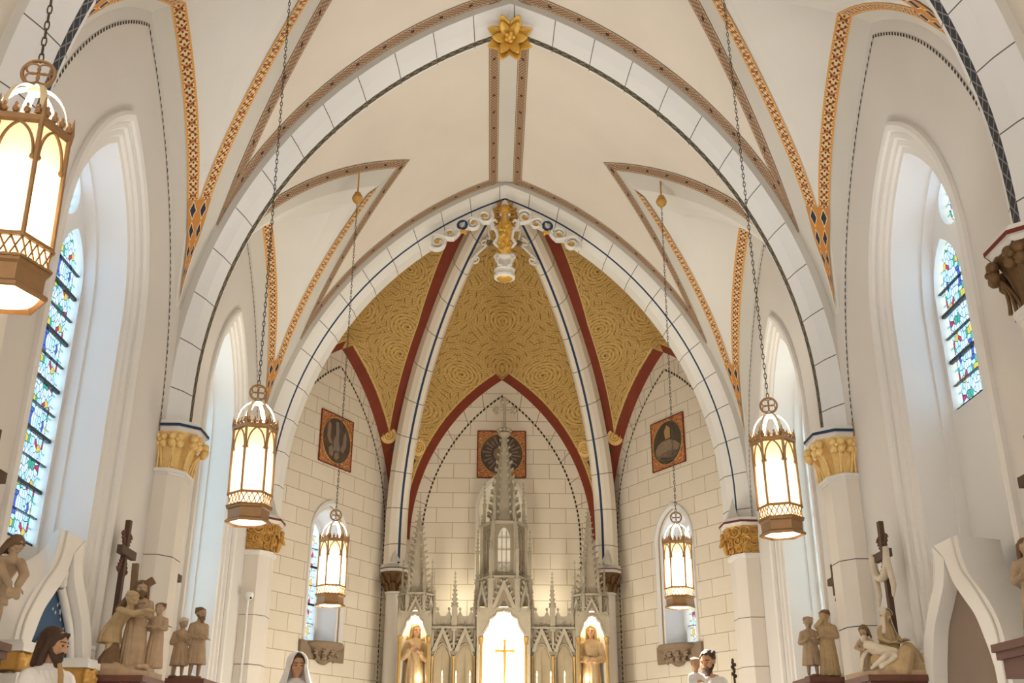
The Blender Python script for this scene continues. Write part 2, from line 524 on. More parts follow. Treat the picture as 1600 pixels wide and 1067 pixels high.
MAT['glass'] = m_glass('stained_glass', (.86, .95, .88, 1)); MAT['glass2'] = m_glass('amber_edged_stained_glass', (1, .88, .66, 1))


def m_lampglass():
    t = NT('amber_opal_glass')
    a = t.N.new('ShaderNodeBsdfTranslucent'); a.inputs[0].default_value = (1, .90, .68, 1)
    d = t.N.new('ShaderNodeBsdfDiffuse'); d.inputs[0].default_value = (.9, .82, .66, 1)
    mx = t.N.new('ShaderNodeMixShader'); mx.inputs[0].default_value = .25
    t.L.new(a.outputs[0], mx.inputs[1]); t.L.new(d.outputs[0], mx.inputs[2]); t.L.new(mx.outputs[0], t.out.inputs[0])
    return t.mat


MAT['lampglass'] = m_lampglass()


def m_emit(name, c, k):
    t = NT(name); e = t.N.new('ShaderNodeEmission'); e.inputs[0].default_value = c; e.inputs[1].default_value = k
    t.L.new(e.outputs[0], t.out.inputs[0]); return t.mat


MAT['flame'] = m_emit('flame', (1, .7, .3, 1), 6)
MAT['bulb'] = m_emit('bulb', (1, .85, .6, 1), 9)


def m_panel():
    t = NT('orange_scroll_panel'); o = t.obj()
    w = t.N.new('ShaderNodeTexWave'); w.wave_type = 'RINGS'; w.inputs['Scale'].default_value = 9; w.inputs['Distortion'].default_value = 9; w.inputs['Detail'].default_value = 1
    w.inputs['Detail Scale'].default_value = 2
    t.L.new(o, w.inputs['Vector'])
    return t.done(t.mix(t.m('GREATER_THAN', w.outputs[1], .62), srgb(150, 78, 42), srgb(206, 150, 92)), .7)


MAT['panel'] = m_panel()


def m_oval(name, a, b, c):
    t = NT(name); o = t.obj(); n = t.noise(o, 5, 5); n2 = t.noise(o, 11, 3)
    q = t.mix(t.m('MULTIPLY', t.m('GREATER_THAN', n, .5), .5), a, b)
    return t.done(t.mix(t.m('MULTIPLY', n2, .35), q, c), .65)


MAT['oval1'] = m_oval('dark_brown_picture', srgb(66, 52, 44), srgb(92, 72, 58), srgb(120, 90, 62))
MAT['oval2'] = m_oval('dark_green_picture', srgb(60, 54, 42), srgb(70, 66, 52), srgb(104, 82, 56))
# ------------------------------------------------------------------ architecture
W = 3.66
CZ, CX = 5.4, 2.0
RW = 5.74                                   # vault web radius
YA, YB, YC = 6.26, 10.9, 15.3                # the three transverse arches
BAYS = ((YA, YB, 8.6, 8.5), (YB, YC, 13.25, 13.05))


def ap(r, f):
    """right half of a pointed arch of radius r, f from 0 at the springing to 1 at the crown"""
    t = f * acos(CX / r)
    return r * cos(t) - CX, CZ + r * sin(t)


def arch_line(r, n=30):
    P = []
    for f in [-1, -.6, -.25]: P.append((r - CX, CZ + f * .55))
    for i in range(n + 1): P.append(ap(r, i / n))
    return P


def push_nave(p):
    d = V((0, p.y, 5.6)) - p
    return p + d.normalized() * .007


# --- vault webs
ceil = struct('ceiling')


def web_patch(mb, side, yr, yc, hasgroin=True, n=44):
    rows, E, R = [], [], []
    for i in range(n + 1):
        x, z = ap(RW, i / n)
        sgn = 1 if yr > yc else -1
        yg = yc + sgn * max(0, 1.15 * (x - 1.64)) if hasgroin else yc
        yg = min(yg, yr) if sgn > 0 else max(yg, yr)
        rows.append([V((side * x, yr + (yg - yr) * k / 8, z)) for k in range(9)])
        E.append(V((side * x, yg, z))); R.append(V((side * x, yr, z)))
    for i in range(n):
        if abs(E[i + 1].y - R[i + 1].y) > 1e-4: mb.grid([rows[i], rows[i + 1]])
    return E, R


def wall_arch(yc, h, f):
    cz, a, ht = 4.9, 2.08, 3.78
    c = (ht * ht - a * a) / (2 * a); r = c + a
    t = f * asin(ht / r)
    return yc + h * (r * cos(t) - c), cz + r * sin(t)


web, bands, cells, ob, sp = MB(), MB(), MB(), MB(), MB()
for (y0, y1, yc, yw) in BAYS:
    ya, yb = y0 + .25, y1 - (.25 if y1 < 12 else .19)
    for s in (-1, 1):
        for yr in (ya, yb):
            sg = 1 if yr > yc else -1
            E, R = web_patch(web, s, yr, yc)
            # rust border beside the rib
            k0 = next(i for i, (e, r) in enumerate(zip(E, R)) if abs(e.y - r.y) > .05)
            A = [V((r.x, r.y - sg * min(.02, .1 * abs(e.y - r.y)), r.z)) for e, r in zip(E[k0:], R[k0:])]; B = [V((r.x, r.y - sg * min(.20, .5 * abs(e.y - r.y)), r.z)) for e, r in zip(E[k0:], R[k0:])]
            bands.ribbon(A, B, push=push_nave)
            # rust border along the groin
            gi = [i for i, e in enumerate(E) if abs(e.x) > 1.64 and abs(e.y - R[i].y) > .02]
            A, B = [], []
            for i in gi:
                w = abs(E[i].y - R[i].y); d = min(.02, w * .1); b = min(.235, w * .5)
                A.append(E[i] + V((0, sg * d, 0))); B.append(E[i] + V((0, sg * b, 0)))
            e = V((s * 1.64, yc, ap(RW, acos(3.64 / RW) / acos(CX / RW))[1]))
            A.append(e + V((-s * .02, 0, .02))); B.append(V((s * 1.44, yc, ap(RW, acos(3.44 / RW) / acos(CX / RW))[1])))
            bands.ribbon(A, B, push=push_nave)
            # side cell between the wall arch and the groin
            n = 40; Wp, Gp = [], []
            zt = e.z
            for i in range(n + 1):
                f = i / n
                y, z = wall_arch(yw, sg, .02 + .98 * f); Wp.append(V((s * (W + .01), y, z)))
                zw = z; z1 = 4.9 + 3.78; z0 = wall_arch(yw, sg, .02)[1]
                q = (zw - z0) / (z1 - z0)
                zg = zw + (zt - z1) * q * q + .12 * q * (1 - q)
                x = (sqrt(max(0, RW * RW - (zg - CZ) ** 2)) - CX) if zg > CZ else RW - CX
                yg = yc + sg * max(0, 1.15 * (x - 1.64)); yg = min(yg, yr) if sg > 0 else max(yg, yr)
                Gp.append(V((s * x, yg, zg)))
            def surf(k, u):
                p = Gp[k].lerp(Wp[k], u); p.z -= .50 * (k / n) ** 3 * 4 * u * (1 - u) ** 2
                return p
            for i in range(n):
                def cut(i):
                    w = (Wp[i] - Gp[i]).length; a = min(.27, w * .33); b = min(.22, w * .30)
                    return w, a, b, max(0, min(.165, (w - a - b) / 2))
                for (u0, u1, m) in ((0, 'a', 1), ('a', 'b', 0), ('b', 1, 1)):
                    q = []
                    for k in (i, i + 1):
                        w, a, b, bb = cut(k)
                        ev = lambda u: 0 if u == 0 else 1 if u == 1 else (a / w if u == 'a' else 1 - b / w)
                        q.append((ev(u0), ev(u1)))
                    for j in range(5):
                        g = lambda k, r: surf(k, q[k - i][0] + (q[k - i][1] - q[k - i][0]) * r / 5)
                        cells.face([cells.pt(g(i, j)), cells.pt(g(i, j + 1)), cells.pt(g(i + 1, j + 1)), cells.pt(g(i + 1, j))], m)
            A1, B1, A2, B2, SA, SB = [], [], [], [], [], []
            i0 = next(i for i in range(8, n) if cut(i)[0] > .80)
            for i in range(n + 1):
                w, a, b, bb = cut(i)
                L = lambda d: surf(i, d / w)
                if i >= i0:
                    A1.append(L(a)); B1.append(L(a + bb)); A2.append(L(w - b)); B2.append(L(w - b - bb))
                if i <= i0:
                    SA.append(L(a)); SB.append(L(w - b))
            if not (sg < 0 and yc > 12):
                ob.ribbon(A1, B1, push=push_nave)
            ob.ribbon(A2, B2, push=push_nave)
            SA, SB = SA[max(0, len(SA) - 11):], SB[max(0, len(SB) - 11):]
            m = len(SA)
            nA, nB = [], []
            # long spear tip narrowing downwards
            for k in range(17):
                f = k / 16 * (m - 1); i0 = min(int(f), m - 2); t = f - i0
                a = SA[i0].lerp(SA[i0 + 1], t); b = SB[i0].lerp(SB[i0 + 1], t); c = (a + b) / 2; wd_ = min(1, .03 + k / 13)
                nA.append(c.lerp(a, wd_)); nB.append(c.lerp(b, wd_))
            sp.ribbon(nA[::-1], nB[::-1], push=lambda p: push_nave(push_nave(p)))
    # ridge bands on the chancel bay
    for s in (-1, 1):
        z = lambda x: CZ + sqrt(RW * RW - (x + CX) ** 2)
        ys = [ya + (yb - ya) * k / 10 for k in range(11)]
        bands.ribbon([V((s * .125, y, z(.125))) for y in ys], [V((s * .27, y, z(.27))) for y in ys], push=push_nave)
light_block = MB()
for a, b in (((0, 5, 11.9), (10, 28, .1)), ((-4.95, 5, 10.6), (.1, 28, 2.5)), ((4.95, 5, 10.6), (.1, 28, 2.5)), ((-4.4, 5, 9.45), (1.1, 28, .1)), ((4.4, 5, 9.45), (1.1, 28, .1)), ((0, 19, 10), (10, .1, 4))): light_block.box(a, b)
light_block.build('light_block_shell', MAT['floor'], ceil, 0)  # added unseen boxes that keep stray sky light out of the vault
# plain bays towards the west end
for s in (-1, 1):
    P = []
    for x, z in arch_line(RW, 40): P.append([V((s * x, y, z)) for y in (-6.5, -2, 2.2, YA - .25)])
    web.grid(P)
o = web.build('vault_web', MAT['vault'], ceil, 60)
o = cells.build('side_cell', [MAT['cell'], MAT['cellgrey']], ceil, 40)
bands.build('rust_border', MAT['rust'], ceil, 0)
ob.build('orange_border', MAT['orange'], ceil, 0)
sp.build('spear_tip', MAT['spear'], ceil, 0)
# grey strip along the ridge between its borders
rg = MB()
rg.ribbon([V((-.125, YB + .25 + k * .39, CZ + sqrt(RW * RW - 2.125 ** 2))) for k in range(11)], [V((.125, YB + .25 + k * .39, CZ + sqrt(RW * RW - 2.125 ** 2))) for k in range(11)], push=push_nave)
rg.build('ridge_strip', MAT['cellgrey'], ceil, 0)


# --- transverse arches
def arch(name, label, yc, prof, mats):
    """prof: (dy, r, material of the strip up to the next point)"""
    root = struct(name); root.location = (0, yc, 0); root['label'] = label
    mb = MB(); lines = [arch_line(r) for _, r, _ in prof]
    n = len(lines[0])
    full = []
    for L in lines:
        R = [V((x, 0, z)) for x, z in L]; full.append([V((-p.x, 0, p.z)) for p in R] + [p for p in reversed(R)][1:])
    U = [0]
    ref = full[0]
    for k in range(1, len(ref)): U.append(U[-1] + (ref[k] - ref[k - 1]).length)
    mid = U[len(U) // 2]
    by = {}
    for k in range(len(prof) - 1):
        m = prof[k][2]
        mb = by.setdefault((m, k if m in ('cellgrey', 'blue') else k < 4 if m == 'ribc' else k < 3 if m == 'rib' else 0), MB())
        A = [V((p.x, prof[k][0], p.z)) for p in full[k]]; B = [V((p.x, prof[k + 1][0], p.z)) for p in full[k + 1]]
        for i in range(len(A) - 1):
            u0, u1 = U[i] - mid + 200.3, U[i + 1] - mid + 200.3
            mb.face([mb.pt(A[i]), mb.pt(A[i + 1]), mb.pt(B[i + 1]), mb.pt(B[i])], 0, [(u0, 0), (u1, 0), (u1, 1), (u0, 1)])
    for (m, _), mb in by.items():
        mb.build({'rib': 'voussoirs', 'ribc': 'voussoirs', 'lattice': 'lattice_band', 'lattice2': 'lattice_band', 'blue': 'blue_line', 'cellgrey': 'side_face'}[m], MAT[m], root, 25)
    return root


PB = [(-.25, 5.76, 'cellgrey'), (-.25, 5.66, 'rib'), (-.10, 5.565, 'rib'), (.06, 5.505, 'lattice2'), (.15, 5.50, 'rib'), (.21, 5.52, 'rib'), (.25, 5.60, 'cellgrey'), (.25, 5.76, None)]
PA = [(a, b, 'lattice' if c == 'lattice2' else c) for a, b, c in PB]
arch('trim_1', 'near white stone arch with dark lattice band cut off at the upper corners', YA, PA, None)
arch('trim_2', 'large white pointed arch with gilded rose at its crown', YB, PB, None)
PC = [(-.20, 5.76, 'cellgrey'), (-.20, 5.66, 'ribc'), (-.17, 5.60, 'ribc'), (-.10, 5.50, 'ribc'), (-.085, 5.487, 'blue'), (-.065, 5.468, 'ribc'), (0.02, 5.37, 'ribc'), (.22, 5.34, 'ribc'), (.33, 5.45, 'cellgrey'), (.35, 5.76, None)]
arch('trim_3', 'white chancel arch with thin blue line framing the gold apse', YC, PC, None)


# --- pointed outlines
def outline(a, zs, za, zb, n=14, cy=0):
    h = za - zs
    c = (h * h - a * a) / (2 * a); r = c + a
    R = [(a, zb), (a, (zb + zs) / 2)]
    tm = asin(min(1, h / r))
    for i in range(n + 1): R.append((r * cos(tm * i / n) - c, zs + r * sin(tm * i / n)))
    P = [(-x, z) for x, z in R] + [p for p in reversed(R)][1:]
    return [(cy + x, z) for x, z in P]


def window(name, F, yc, hole, rings, jamb, glass, lancets, oculus, bars, sillz, mats=('trimwhite', 'jamb'), zg=None, lights=True):
    """hole etc. as (a, zs, za, zb); rings: list of (a, zs, za, zb, depth); jamb: same for the reveal"""
    root = struct(name)
    mb = MB()
    L = [outline(a, zs, za, zb, cy=yc) for a, zs, za, zb, d in rings]
    mb.grid([[F(p[0], p[1], rings[k][4]) for p in L[k]] for k in range(len(L))])
    mb.build('moulding', MAT[mats[0]], root, 30)
    mb = MB()
    L = [outline(a, zs, za, zb, cy=yc) for a, zs, za, zb, d in jamb]
    mb.grid([[F(p[0], p[1], jamb[k][4]) for p in L[k]] for k in range(len(L))])
    mb.build('reveal', MAT[mats[1]], root, 30)
    # sloping sill
    mb = MB()
    a0, d0, z0 = jamb[0][0], jamb[0][4], jamb[0][3]; a1, d1, z1 = jamb[-1][0], jamb[-1][4], jamb[-1][3]
    mb.poly([F(yc - a0, z0, d0), F(yc + a0, z0, d0), F(yc + a1, z1, d1), F(yc - a1, z1, d1)])
    mb.build('sill', MAT[mats[1]], root)
    # tracery plate with its lights
    a, zs, za, zb, d = jamb[-1]
    holes = [outline(la, lzs, lza, lzb, 10, yc + lc) for lc, la, lzs, lza, lzb in lancets]
    if oculus: holes.append([(yc + oculus[2] * cos(2 * pi * k / 24), oculus[1] + oculus[2] * sin(2 * pi * k / 24)) for k in range(24)])
    mb = MB()
    mb.plate(outline(a + .04, zs, za + .04, zb - .04, cy=yc), holes, F, d - .02, d + .10)
    mb.build('tracery', MAT[mats[1]], root, 30)
    # glass of each light: a border strip and the field
    for k, h in enumerate(holes):
        cx = sum(p[0] for p in h) / len(h); cz_ = sum(p[1] for p in h) / len(h)
        inn = []
        for p in h:
            x = cx + (p[0] - cx) * .80
            inn.append((x, p[1] + (.06 if p[1] < cz_ - .2 else -.07 if abs(p[0] - cx) < .1 else 0)))
        mb = MB()
        mb.plate(inn, [], lambda u, z, q: F(u, z, q), d + .05)
        for i in range(len(h)):
            j = (i + 1) % len(h)
            mb.face([mb.pt(F(h[i][0], h[i][1], d + .05)), mb.pt(F(h[j][0], h[j][1], d + .05)), mb.pt(F(inn[j][0], inn[j][1], d + .05)), mb.pt(F(inn[i][0], inn[i][1], d + .05))], 0,
                    [(20, h[i][1]), (20, h[j][1]), (21, inn[j][1]), (21, inn[i][1])])
        g = mb.build('stained_glass', MAT['glass2' if F(0, 0, 0).x > 0 else 'glass'], root, 0)
    if bars:
        z = bars[0]; k = 0
        while z < bars[1]:
            for lc, la, lzs, lza, lzb in lancets:
                if z < lzs + .2 and z > lzb:
                    mb = MB(); t = .032 if k % 2 == 0 else .009
                    P = [F(yc + lc + s_ * (la + .01), z + dz, d + dd) for s_ in (-1, 1) for dz in (-t / 2, t / 2) for dd in (.012, .042)]
                    I = [mb.pt(p) for p in P]
                    for f in ((0, 1, 3, 2), (4, 5, 7, 6), (0, 1, 5, 4), (2, 3, 7, 6), (0, 2, 6, 4), (1, 3, 7, 5)): mb.face([I[q] for q in f])
                    mb.build('glazing_bar', MAT['blackp'], root, 0)
            z += bars[2]; k += 1
    return root


# --- nave side walls
wn = 0
for s, nm in ((-1, 'left'), (1, 'right')):
    F = lambda u, z, d, s=s: V((s * (W + d), u, z))
    mb = MB()
    holes = [outline(.97, 5.6, 7.32, 2.46, cy=c) for c in (8.45, 13.05)]
    mb.plate([(-6.5, 0), (15.75, 0), (15.75, 9.4), (-6.5, 9.4)], holes, F, 0, .9, back=False)
    wroot = tag(mb.build('wall_' + nm, MAT['wall'], None, 30), kind='structure')
    for c in (8.45, 13.05):
        wn += 1
        zb = 3.38 if s < 0 or c > 10 else 4.70
        window('window_%d' % wn, F, c, None,
               [(1.09, 5.6, 7.46, 2.46, 0), (1.08, 5.6, 7.45, 2.46, -.035), (1.04, 5.6, 7.41, 2.46, -.045), (.99, 5.6, 7.35, 2.46, -.03), (.975, 5.6, 7.33, 2.46, .015), (.93, 5.6, 7.27, 2.46, .02), (.915, 5.6, 7.25, 2.46, .05),
                (.87, 5.6, 7.19, 2.46, .055), (.855, 5.6, 7.17, 2.46, .085), (.80, 5.6, 7.10, 2.46, .09)],
               [(.80, 5.6, 7.10, 2.46, .09), (.745, 5.6, 7.03, 2.9, .36), (.72, 5.6, 7.0, 2.9, .365), (.69, 5.6, 6.98, 3.1, .48)],
               None, [(-.345, .30, 5.85, 6.36, zb), (.345, .30, 5.85, 6.36, zb)], (0, 6.62, .26), (zb + .02, 6.3, .235), 2.5)
    # dashed painted line along the wall arch, with its little foot
    for (y0, y1, yc, yw) in BAYS:
        for h in (-1, 1):
            A, B = [], []
            for i in range(41):
                y, z = wall_arch(yw, h, i / 40)
                y2 = yw + (y - yw) * .955; z2 = 4.9 + (z - 4.9) * .962
                A.append(V((s * (W - .004), y2, z2))); B.append(V((s * (W - .004), yw + (y - yw) * .942, 4.9 + (z - 4.9) * .952)))
            mb = MB(); mb.ribbon(A, B); mb.build('dashed_line', MAT['dash'], wroot, 0)
            mb = MB(); y = yw + h * 1.975
            mb.box((s * (W - .002), y, 4.98), (.006, .05, .16)); mb.build('painted_foot', MAT['rust'], wroot, 0)
mb = MB(); mb.box((0, 6, -.1), (7.9, 25.6, .2)); tag(mb.build('floor', MAT['floor']), kind='structure')
mb = MB()
mb.plate([(-3.9, 0), (3.9, 0), (3.9, 9.4), (0, 11.2), (-3.9, 9.4)], [outline(2.4, 5.4, 8.6, 2.2)], lambda u, z, d: V((u, -6.4 - d, z)), 0, .4)
tag(mb.build('wall_back', MAT['wall'], None, 30), kind='structure')


# --- pillars
def prow(p, p1, hw, f): return [(-hw, 0), (-hw, p1), (-f, p), (f, p), (hw, p1), (hw, 0)]


def loop(poly, k=8):
    P = []
    for i in range(len(poly) - 1):
        for j in range(k): P.append((poly[i][0] + (poly[i + 1][0] - poly[i][0]) * j / k, poly[i][1] + (poly[i + 1][1] - poly[i][1]) * j / k))
    return P + [poly[-1]]


def pillar(s, yc, label, kind, shd, abd, zc0=4.50, zc1=4.905):
    """engaged half octagonal pillar on the side wall: shaft, necking, capital, abacus"""
    root = thing('pillar', label, 'pillar', (s * W, yc, 0))
    G = lambda y, p, z: V((-s * p, y, z))
    grow = lambda d, e: prow(d[0] + e, d[1] + e * .5, d[2] + e, d[3] + e * .4)
    sh = grow(shd, 0)
    mb = MB(); mb.grid([[G(y, p, z) for y, p in sh] for z in (0, 4.48)])
    mb.build('shaft', MAT['shaft'], root, 12)
    for z in (2.95, 3.61):
        mb = MB(); mb.tube([G(y * 1.004, p * 1.006, z) for y, p in sh], .004, 5); mb.build('joint_line', MAT['blackline'], root)
    mb = MB(); mb.grid([[G(y, p, z) for y, p in grow(shd, q)] for z, q in ((4.435, 0), (4.44, .014), (4.46, .016), (4.465, .032), (4.50, .034), (4.505, 0))])
    mb.build('necking', MAT['trimwhite'], root, 12)
    bell = MB(); n = 12; ba = loop(grow(shd, -.02)); bb = loop(grow(abd, -.03))
    Q = lambda t: .10 * t + .90 * t ** 2.4
    rows = []
    for i in range(n + 1):
        t = i / n; q = Q(t); row = []
        for k, (a, b) in enumerate(zip(ba, bb)):
            fl = .012 * cos(2 * pi * k / 3.2) * (1 - t * .5) if 0 < k < len(ba) - 1 else 0
            row.append(G(a[0] + (b[0] - a[0]) * q, a[1] + (b[1] - a[1]) * q + fl, zc0 + (zc1 - zc0) * t))
        rows.append(row)
    bell.grid(rows)
    gm = MAT[kind]
    cap = bell.build('capital', gm, root, 50)
    hw, p1, p, ff = abd[2], abd[1], abd[0], abd[3]
    if kind != 'bronzegold':
        for (y, pp, d) in ((-hw, .02, (-1, .1)), (-hw, p1, (-.85, .53)), (-ff, p, (-.45, .9)), (ff, p, (.45, .9)), (hw, p1, (.85, .53))):
            fl = MB(); big = 1.25
            d = V((*d, 0)).normalized(); t = V((-d.y, d.x, 0)); c = V((y, pp, zc1 - .105)) - d * .05
            for k in range(4):
                a = pi / 4 + k * pi / 2; o = c + d * .02 + t * (.042 * big * cos(a)) + V((0, 0, .042 * big * sin(a)))
                fl.ell(G(*o), (.038 * big, .038 * big, .036 * big), 8)
            fl.ell(G(*(c + d * .055)), .020 * big, 8); fl.build('flower', gm, cap, 60)
            for e in (-1, 0, 1):
                st = MB(); P = []; f0 = .66
                for i in range(9):
                    f = i / 8; q = Q(f * .85)
                    y0 = y * shd[2] / hw * .95; pp0 = pp * shd[0] / p
                    yy = y0 + (y - y0) * q + e * .05 * (1 - f) * abs(t.x); pp2 = pp0 + (pp - pp0) * q + e * .05 * (1 - f) * t.y
                    st_p = V((yy, pp2, zc0 + .01 + (zc1 - zc0 - .12) * f)) + d * .004; P.append(G(*st_p))
                st.tube(P, [.017 - .006 * i / 8 for i in range(9)], 6); st.build('leaf_stalk', gm, cap, 60)
    else:
        random.seed(int(yc * 10 + s))
        for (y, pp, d) in ((-hw, .06, (-1, .1)), (-hw, p1 * .8, (-1, .2)), (-hw * .75, p1 + (p - p1) * .5, (-.7, .7)), (-ff * .8, p * .98, (-.1, 1)), (ff * .5, p * .98, (.1, 1)), (hw * .85, p1, (.7, .7))):
            d = V((*d, 0)).normalized(); t = V((-d.y, d.x, 0))
            for zz, r in ((zc1 - .09, .085), (zc0 + .19, .075), (zc0 + .07, .055)):
                f = (zz - zc0) / (zc1 - zc0); q = shd[0] / p + (1 - shd[0] / p) * Q(f)
                sc = MB(); P = spiral(V((y * q, pp * q, zz)) + d * .004, r, 1.7, t, V((0, 0, 1)), random.random() * 6, 24, .15, random.choice((-1, 1)))
                sc.tube([G(*x) for x in P], [.019 - .008 * i / 24 for i in range(25)], 6); sc.build('scroll_leaf', gm, cap, 60)
        fg = MB(); c = V((ff * .9, p - .03, zc1 - .17))               # carved figure on the prow
        fg.ell(G(*(c + V((0, .0, .095)))), .042, 10); fg.cap(G(*(c + V((0, -.01, .03)))), G(*(c + V((0, -.05, -.15)))), .055, .04); fg.cap(G(*(c + V((-.05, -.0, .03)))), G(*(c + V((-.03, .04, -.06)))), .024, .018); fg.cap(G(*(c + V((.05, -.0, .03)))), G(*(c + V((.03, .04, -.06)))), .024, .018)
        clay(fg.build('corner_figure', gm, cap), .01, 1)
    ab = MB()
    ab.grid([[G(y, q_, z) for y, q_ in grow(abd, e)] for z, e in ((4.90, -.06), (4.90, -.03), (4.94, -.022), (4.945, 0), (4.975, .004), (4.98, -.004), (5.02, -.02), (5.025, -.08))])
    ab.poly([G(y, q_, 5.025) for y, q_ in grow(abd, -.08)])
    a = ab.build('abacus', MAT['trimwhite'], root, 12)
    ln = MB(); ln.grid([[G(y, q_, z) for y, q_ in grow(abd, e)] for z, e in ((4.944, .006), (4.974, .010))])
    ln.build('painted_line', MAT['blue' if kind == 'goldpaint' else 'red'], a, 12)
    return root


SHB, ABB = (.25, .135, .28, .13), (.385, .205, .33, .17)
SHC, ABC = (.33, .20, .30, .14), (.44, .25, .36, .17)
pillar(-1, 10.80, 'tall left wall pillar with bright gold capital beside the station with the leaning cross', 'goldpaint', SHB, ABB)
pillar(1, 10.80, 'tall right wall pillar with bright gold flowered capital next to the pieta group', 'goldpaint', SHB, ABB)
pillar(-1, 15.12, 'left chancel pillar with scrolled gilt capital carrying the chancel arch', 'bronzegold', SHC, ABC)
pillar(1, 15.12, 'right chancel pillar with scrolled gilt capital carrying the chancel arch', 'bronzegold', SHC, ABC)
pillar(1, 6.28, 'near right pillar with dark gilt flowered capital cut by the frame edge', 'darkgold', SHB, ABB)
pillar(-1, 6.28, 'near left pillar carrying the closest arch', 'darkgold', SHB, ABB)
for s in (-1, 1):                                               # small painted gables where the chancel arch starts
    for yc, p0, hh in ((YC, .36, .34),):
        mb = MB()
        for dy, h in ((-.16, hh), (.02, hh * .7)):
            mb.poly([V((s * (W - p0 - .0), yc + dy - .11, 5.025)), V((s * (W - p0 + .14), yc + dy - .16, 5.025)), V((s * (W - p0 + .1), yc + dy - .07, 5.025 + h))])
            mb.poly([V((s * (W - p0 - .0), yc + dy - .11, 5.025)), V((s * (W - p0 - .0), yc + dy + .08, 5.025)), V((s * (W - p0 + .1), yc + dy - .07, 5.025 + h))])
        o = mb.build('arch_foot', MAT['cellgrey'], None)
        tag(o, 'small grey gabled foot where the chancel arch meets its %s pillar' % ('left' if s < 0 else 'right'), 'ornament')


# --- apse walls
AL = V((-3.5, 15.6, 0)); AR = V((-1.95, 18.4, 0)); AE = (AR - AL).normalized(); AN = V((AE.y, -AE.x, 0))


def FL(u, z, d):
    p = AL + AE * u - AN * d
    return V((p.x, p.y, z))


def FR(u, z, d):
    p = FL(u, z, d)
    return V((-p.x, p.y, z))


def FC(u, z, d): return V((u, 18.4 + d, z))


def lun(a, h, f):
    c = (h * h - a * a) / (2 * a); r = c + a; t = f * asin(h / r)
    return r * cos(t) - c, CZ + r * sin(t)


def lunette_lines(F, c, a, h, root, zl=2.6):
    """dotted line inside the lunette and short radial joints outside it"""
    for s in (-1, 1):
        A, B = [], []
        for z in (zl, 3.4, 4.2, 4.9):
            A.append(F(c + s * (a - .155), z, -.004)); B.append(F(c + s * (a - .185), z, -.004))
        for i in range(31):
            u, z = lun(a - .155, h - .30, i / 30); u2, z2 = lun(a - .185, h - .345, i / 30)
            A.append(F(c + s * u, z, -.004)); B.append(F(c + s * u2, z2, -.004))
        mb = MB(); mb.ribbon(A, B); mb.build('dotted_line', MAT['dotline'], root, 0)
        mb = MB()
        for i in range(2, 30, 4):
            u, z = lun(a - .15, h - .29, i / 30); u2, z2 = lun(a + .03, h + .03, i / 30)
            d = V((u2 - u, z2 - z)).normalized(); n = V((-d.y, d.x)) * .006
            mb.poly([F(c + s * (u + n.x), z + n.y, -.003), F(c + s * (u - n.x), z - n.y, -.003), F(c + s * (u2 - n.x), z2 - n.y, -.003), F(c + s * (u2 + n.x), z2 + n.y, -.003)])
        mb.build('radial_joint', MAT['greystone'], root, 0)


wallsF = {}
LC = 1.43
for nm, F, c, ln, wz in (('wall_apse_left', FL, LC, 3.24, None), ('wall_apse_right', FR, LC, 3.24, None), ('wall_apse_center', FC, 0, None, None)):
    mb = MB()
    if ln: mb.plate([(-.1, 0), (ln, 0), (ln, 9), (-.1, 9)], [outline(.42, 5.10, 5.62, 3.46, cy=c)], F, 0, .7)
    else: mb.plate([(-1.97, 0), (1.97, 0), (1.97, 9), (-1.97, 9)], [outline(.40, 5.95, 6.54, 2.2)], F, 0, .45)
    w = tag(mb.build(nm, MAT['stone'], None, 30), kind='structure')
    lunette_lines(F, c, 1.72 if ln else 1.58, 3.0 if ln else 3.03, w)
    wallsF[nm] = w
for nm, F in (('window_5', FL), ('window_6', FR)):
    window(nm, F, LC, None, [(.50, 5.10, 5.73, 3.46, 0), (.495, 5.10, 5.72, 3.46, -.03), (.46, 5.10, 5.67, 3.46, -.04), (.43, 5.10, 5.63, 3.46, -.01), (.42, 5.10, 5.62, 3.46, .03), (.385, 5.10, 5.575, 3.46, .04)],
           [(.385, 5.10, 5.575, 3.46, .04), (.36, 5.10, 5.54, 3.46, .36), (.34, 5.10, 5.52, 3.46, .42)], None, [(0, .30, 5.05, 5.46, 3.5)], None, (3.5, 5.3, .3), 3.46)
    q = F(LC, 4.6, 1.15); nrm = (F(LC, 4.6, 0) - q)
    area('apse_window_daylight', q, nrm, .9, 2.2, 26, (.62, .74, 1))
# recess behind the altar spire
mb = MB()
P = outline(.40, 5.95, 6.54, 2.2); P2 = outline(.46, 5.95, 6.62, 2.2)
mb.grid([[FC(p[0], p[1], d) for p in L] for L, d in ((P2, -.002), (P2, -.05), (P, -.05), (P, .45))])
mb.plate(P, [], FC, .44)
mb.build('recess', MAT['marblew'], wallsF['wall_apse_center'], 30)
point('recess_lamp', (0, 18.45, 5.2), 9, (1, .86, .62), .05)

# --- apse ribs and gold cells
APX = V((0, 15.6, 0))


def apse_line(side, r, f, c=3.64):
    t = f * acos(c / r)
    sdist = r * cos(t) - c
    d = V((side * 1.9, 2.5, 0)).normalized()
    return V((0, 15.6, CZ + r * sin(t))) + d * sdist


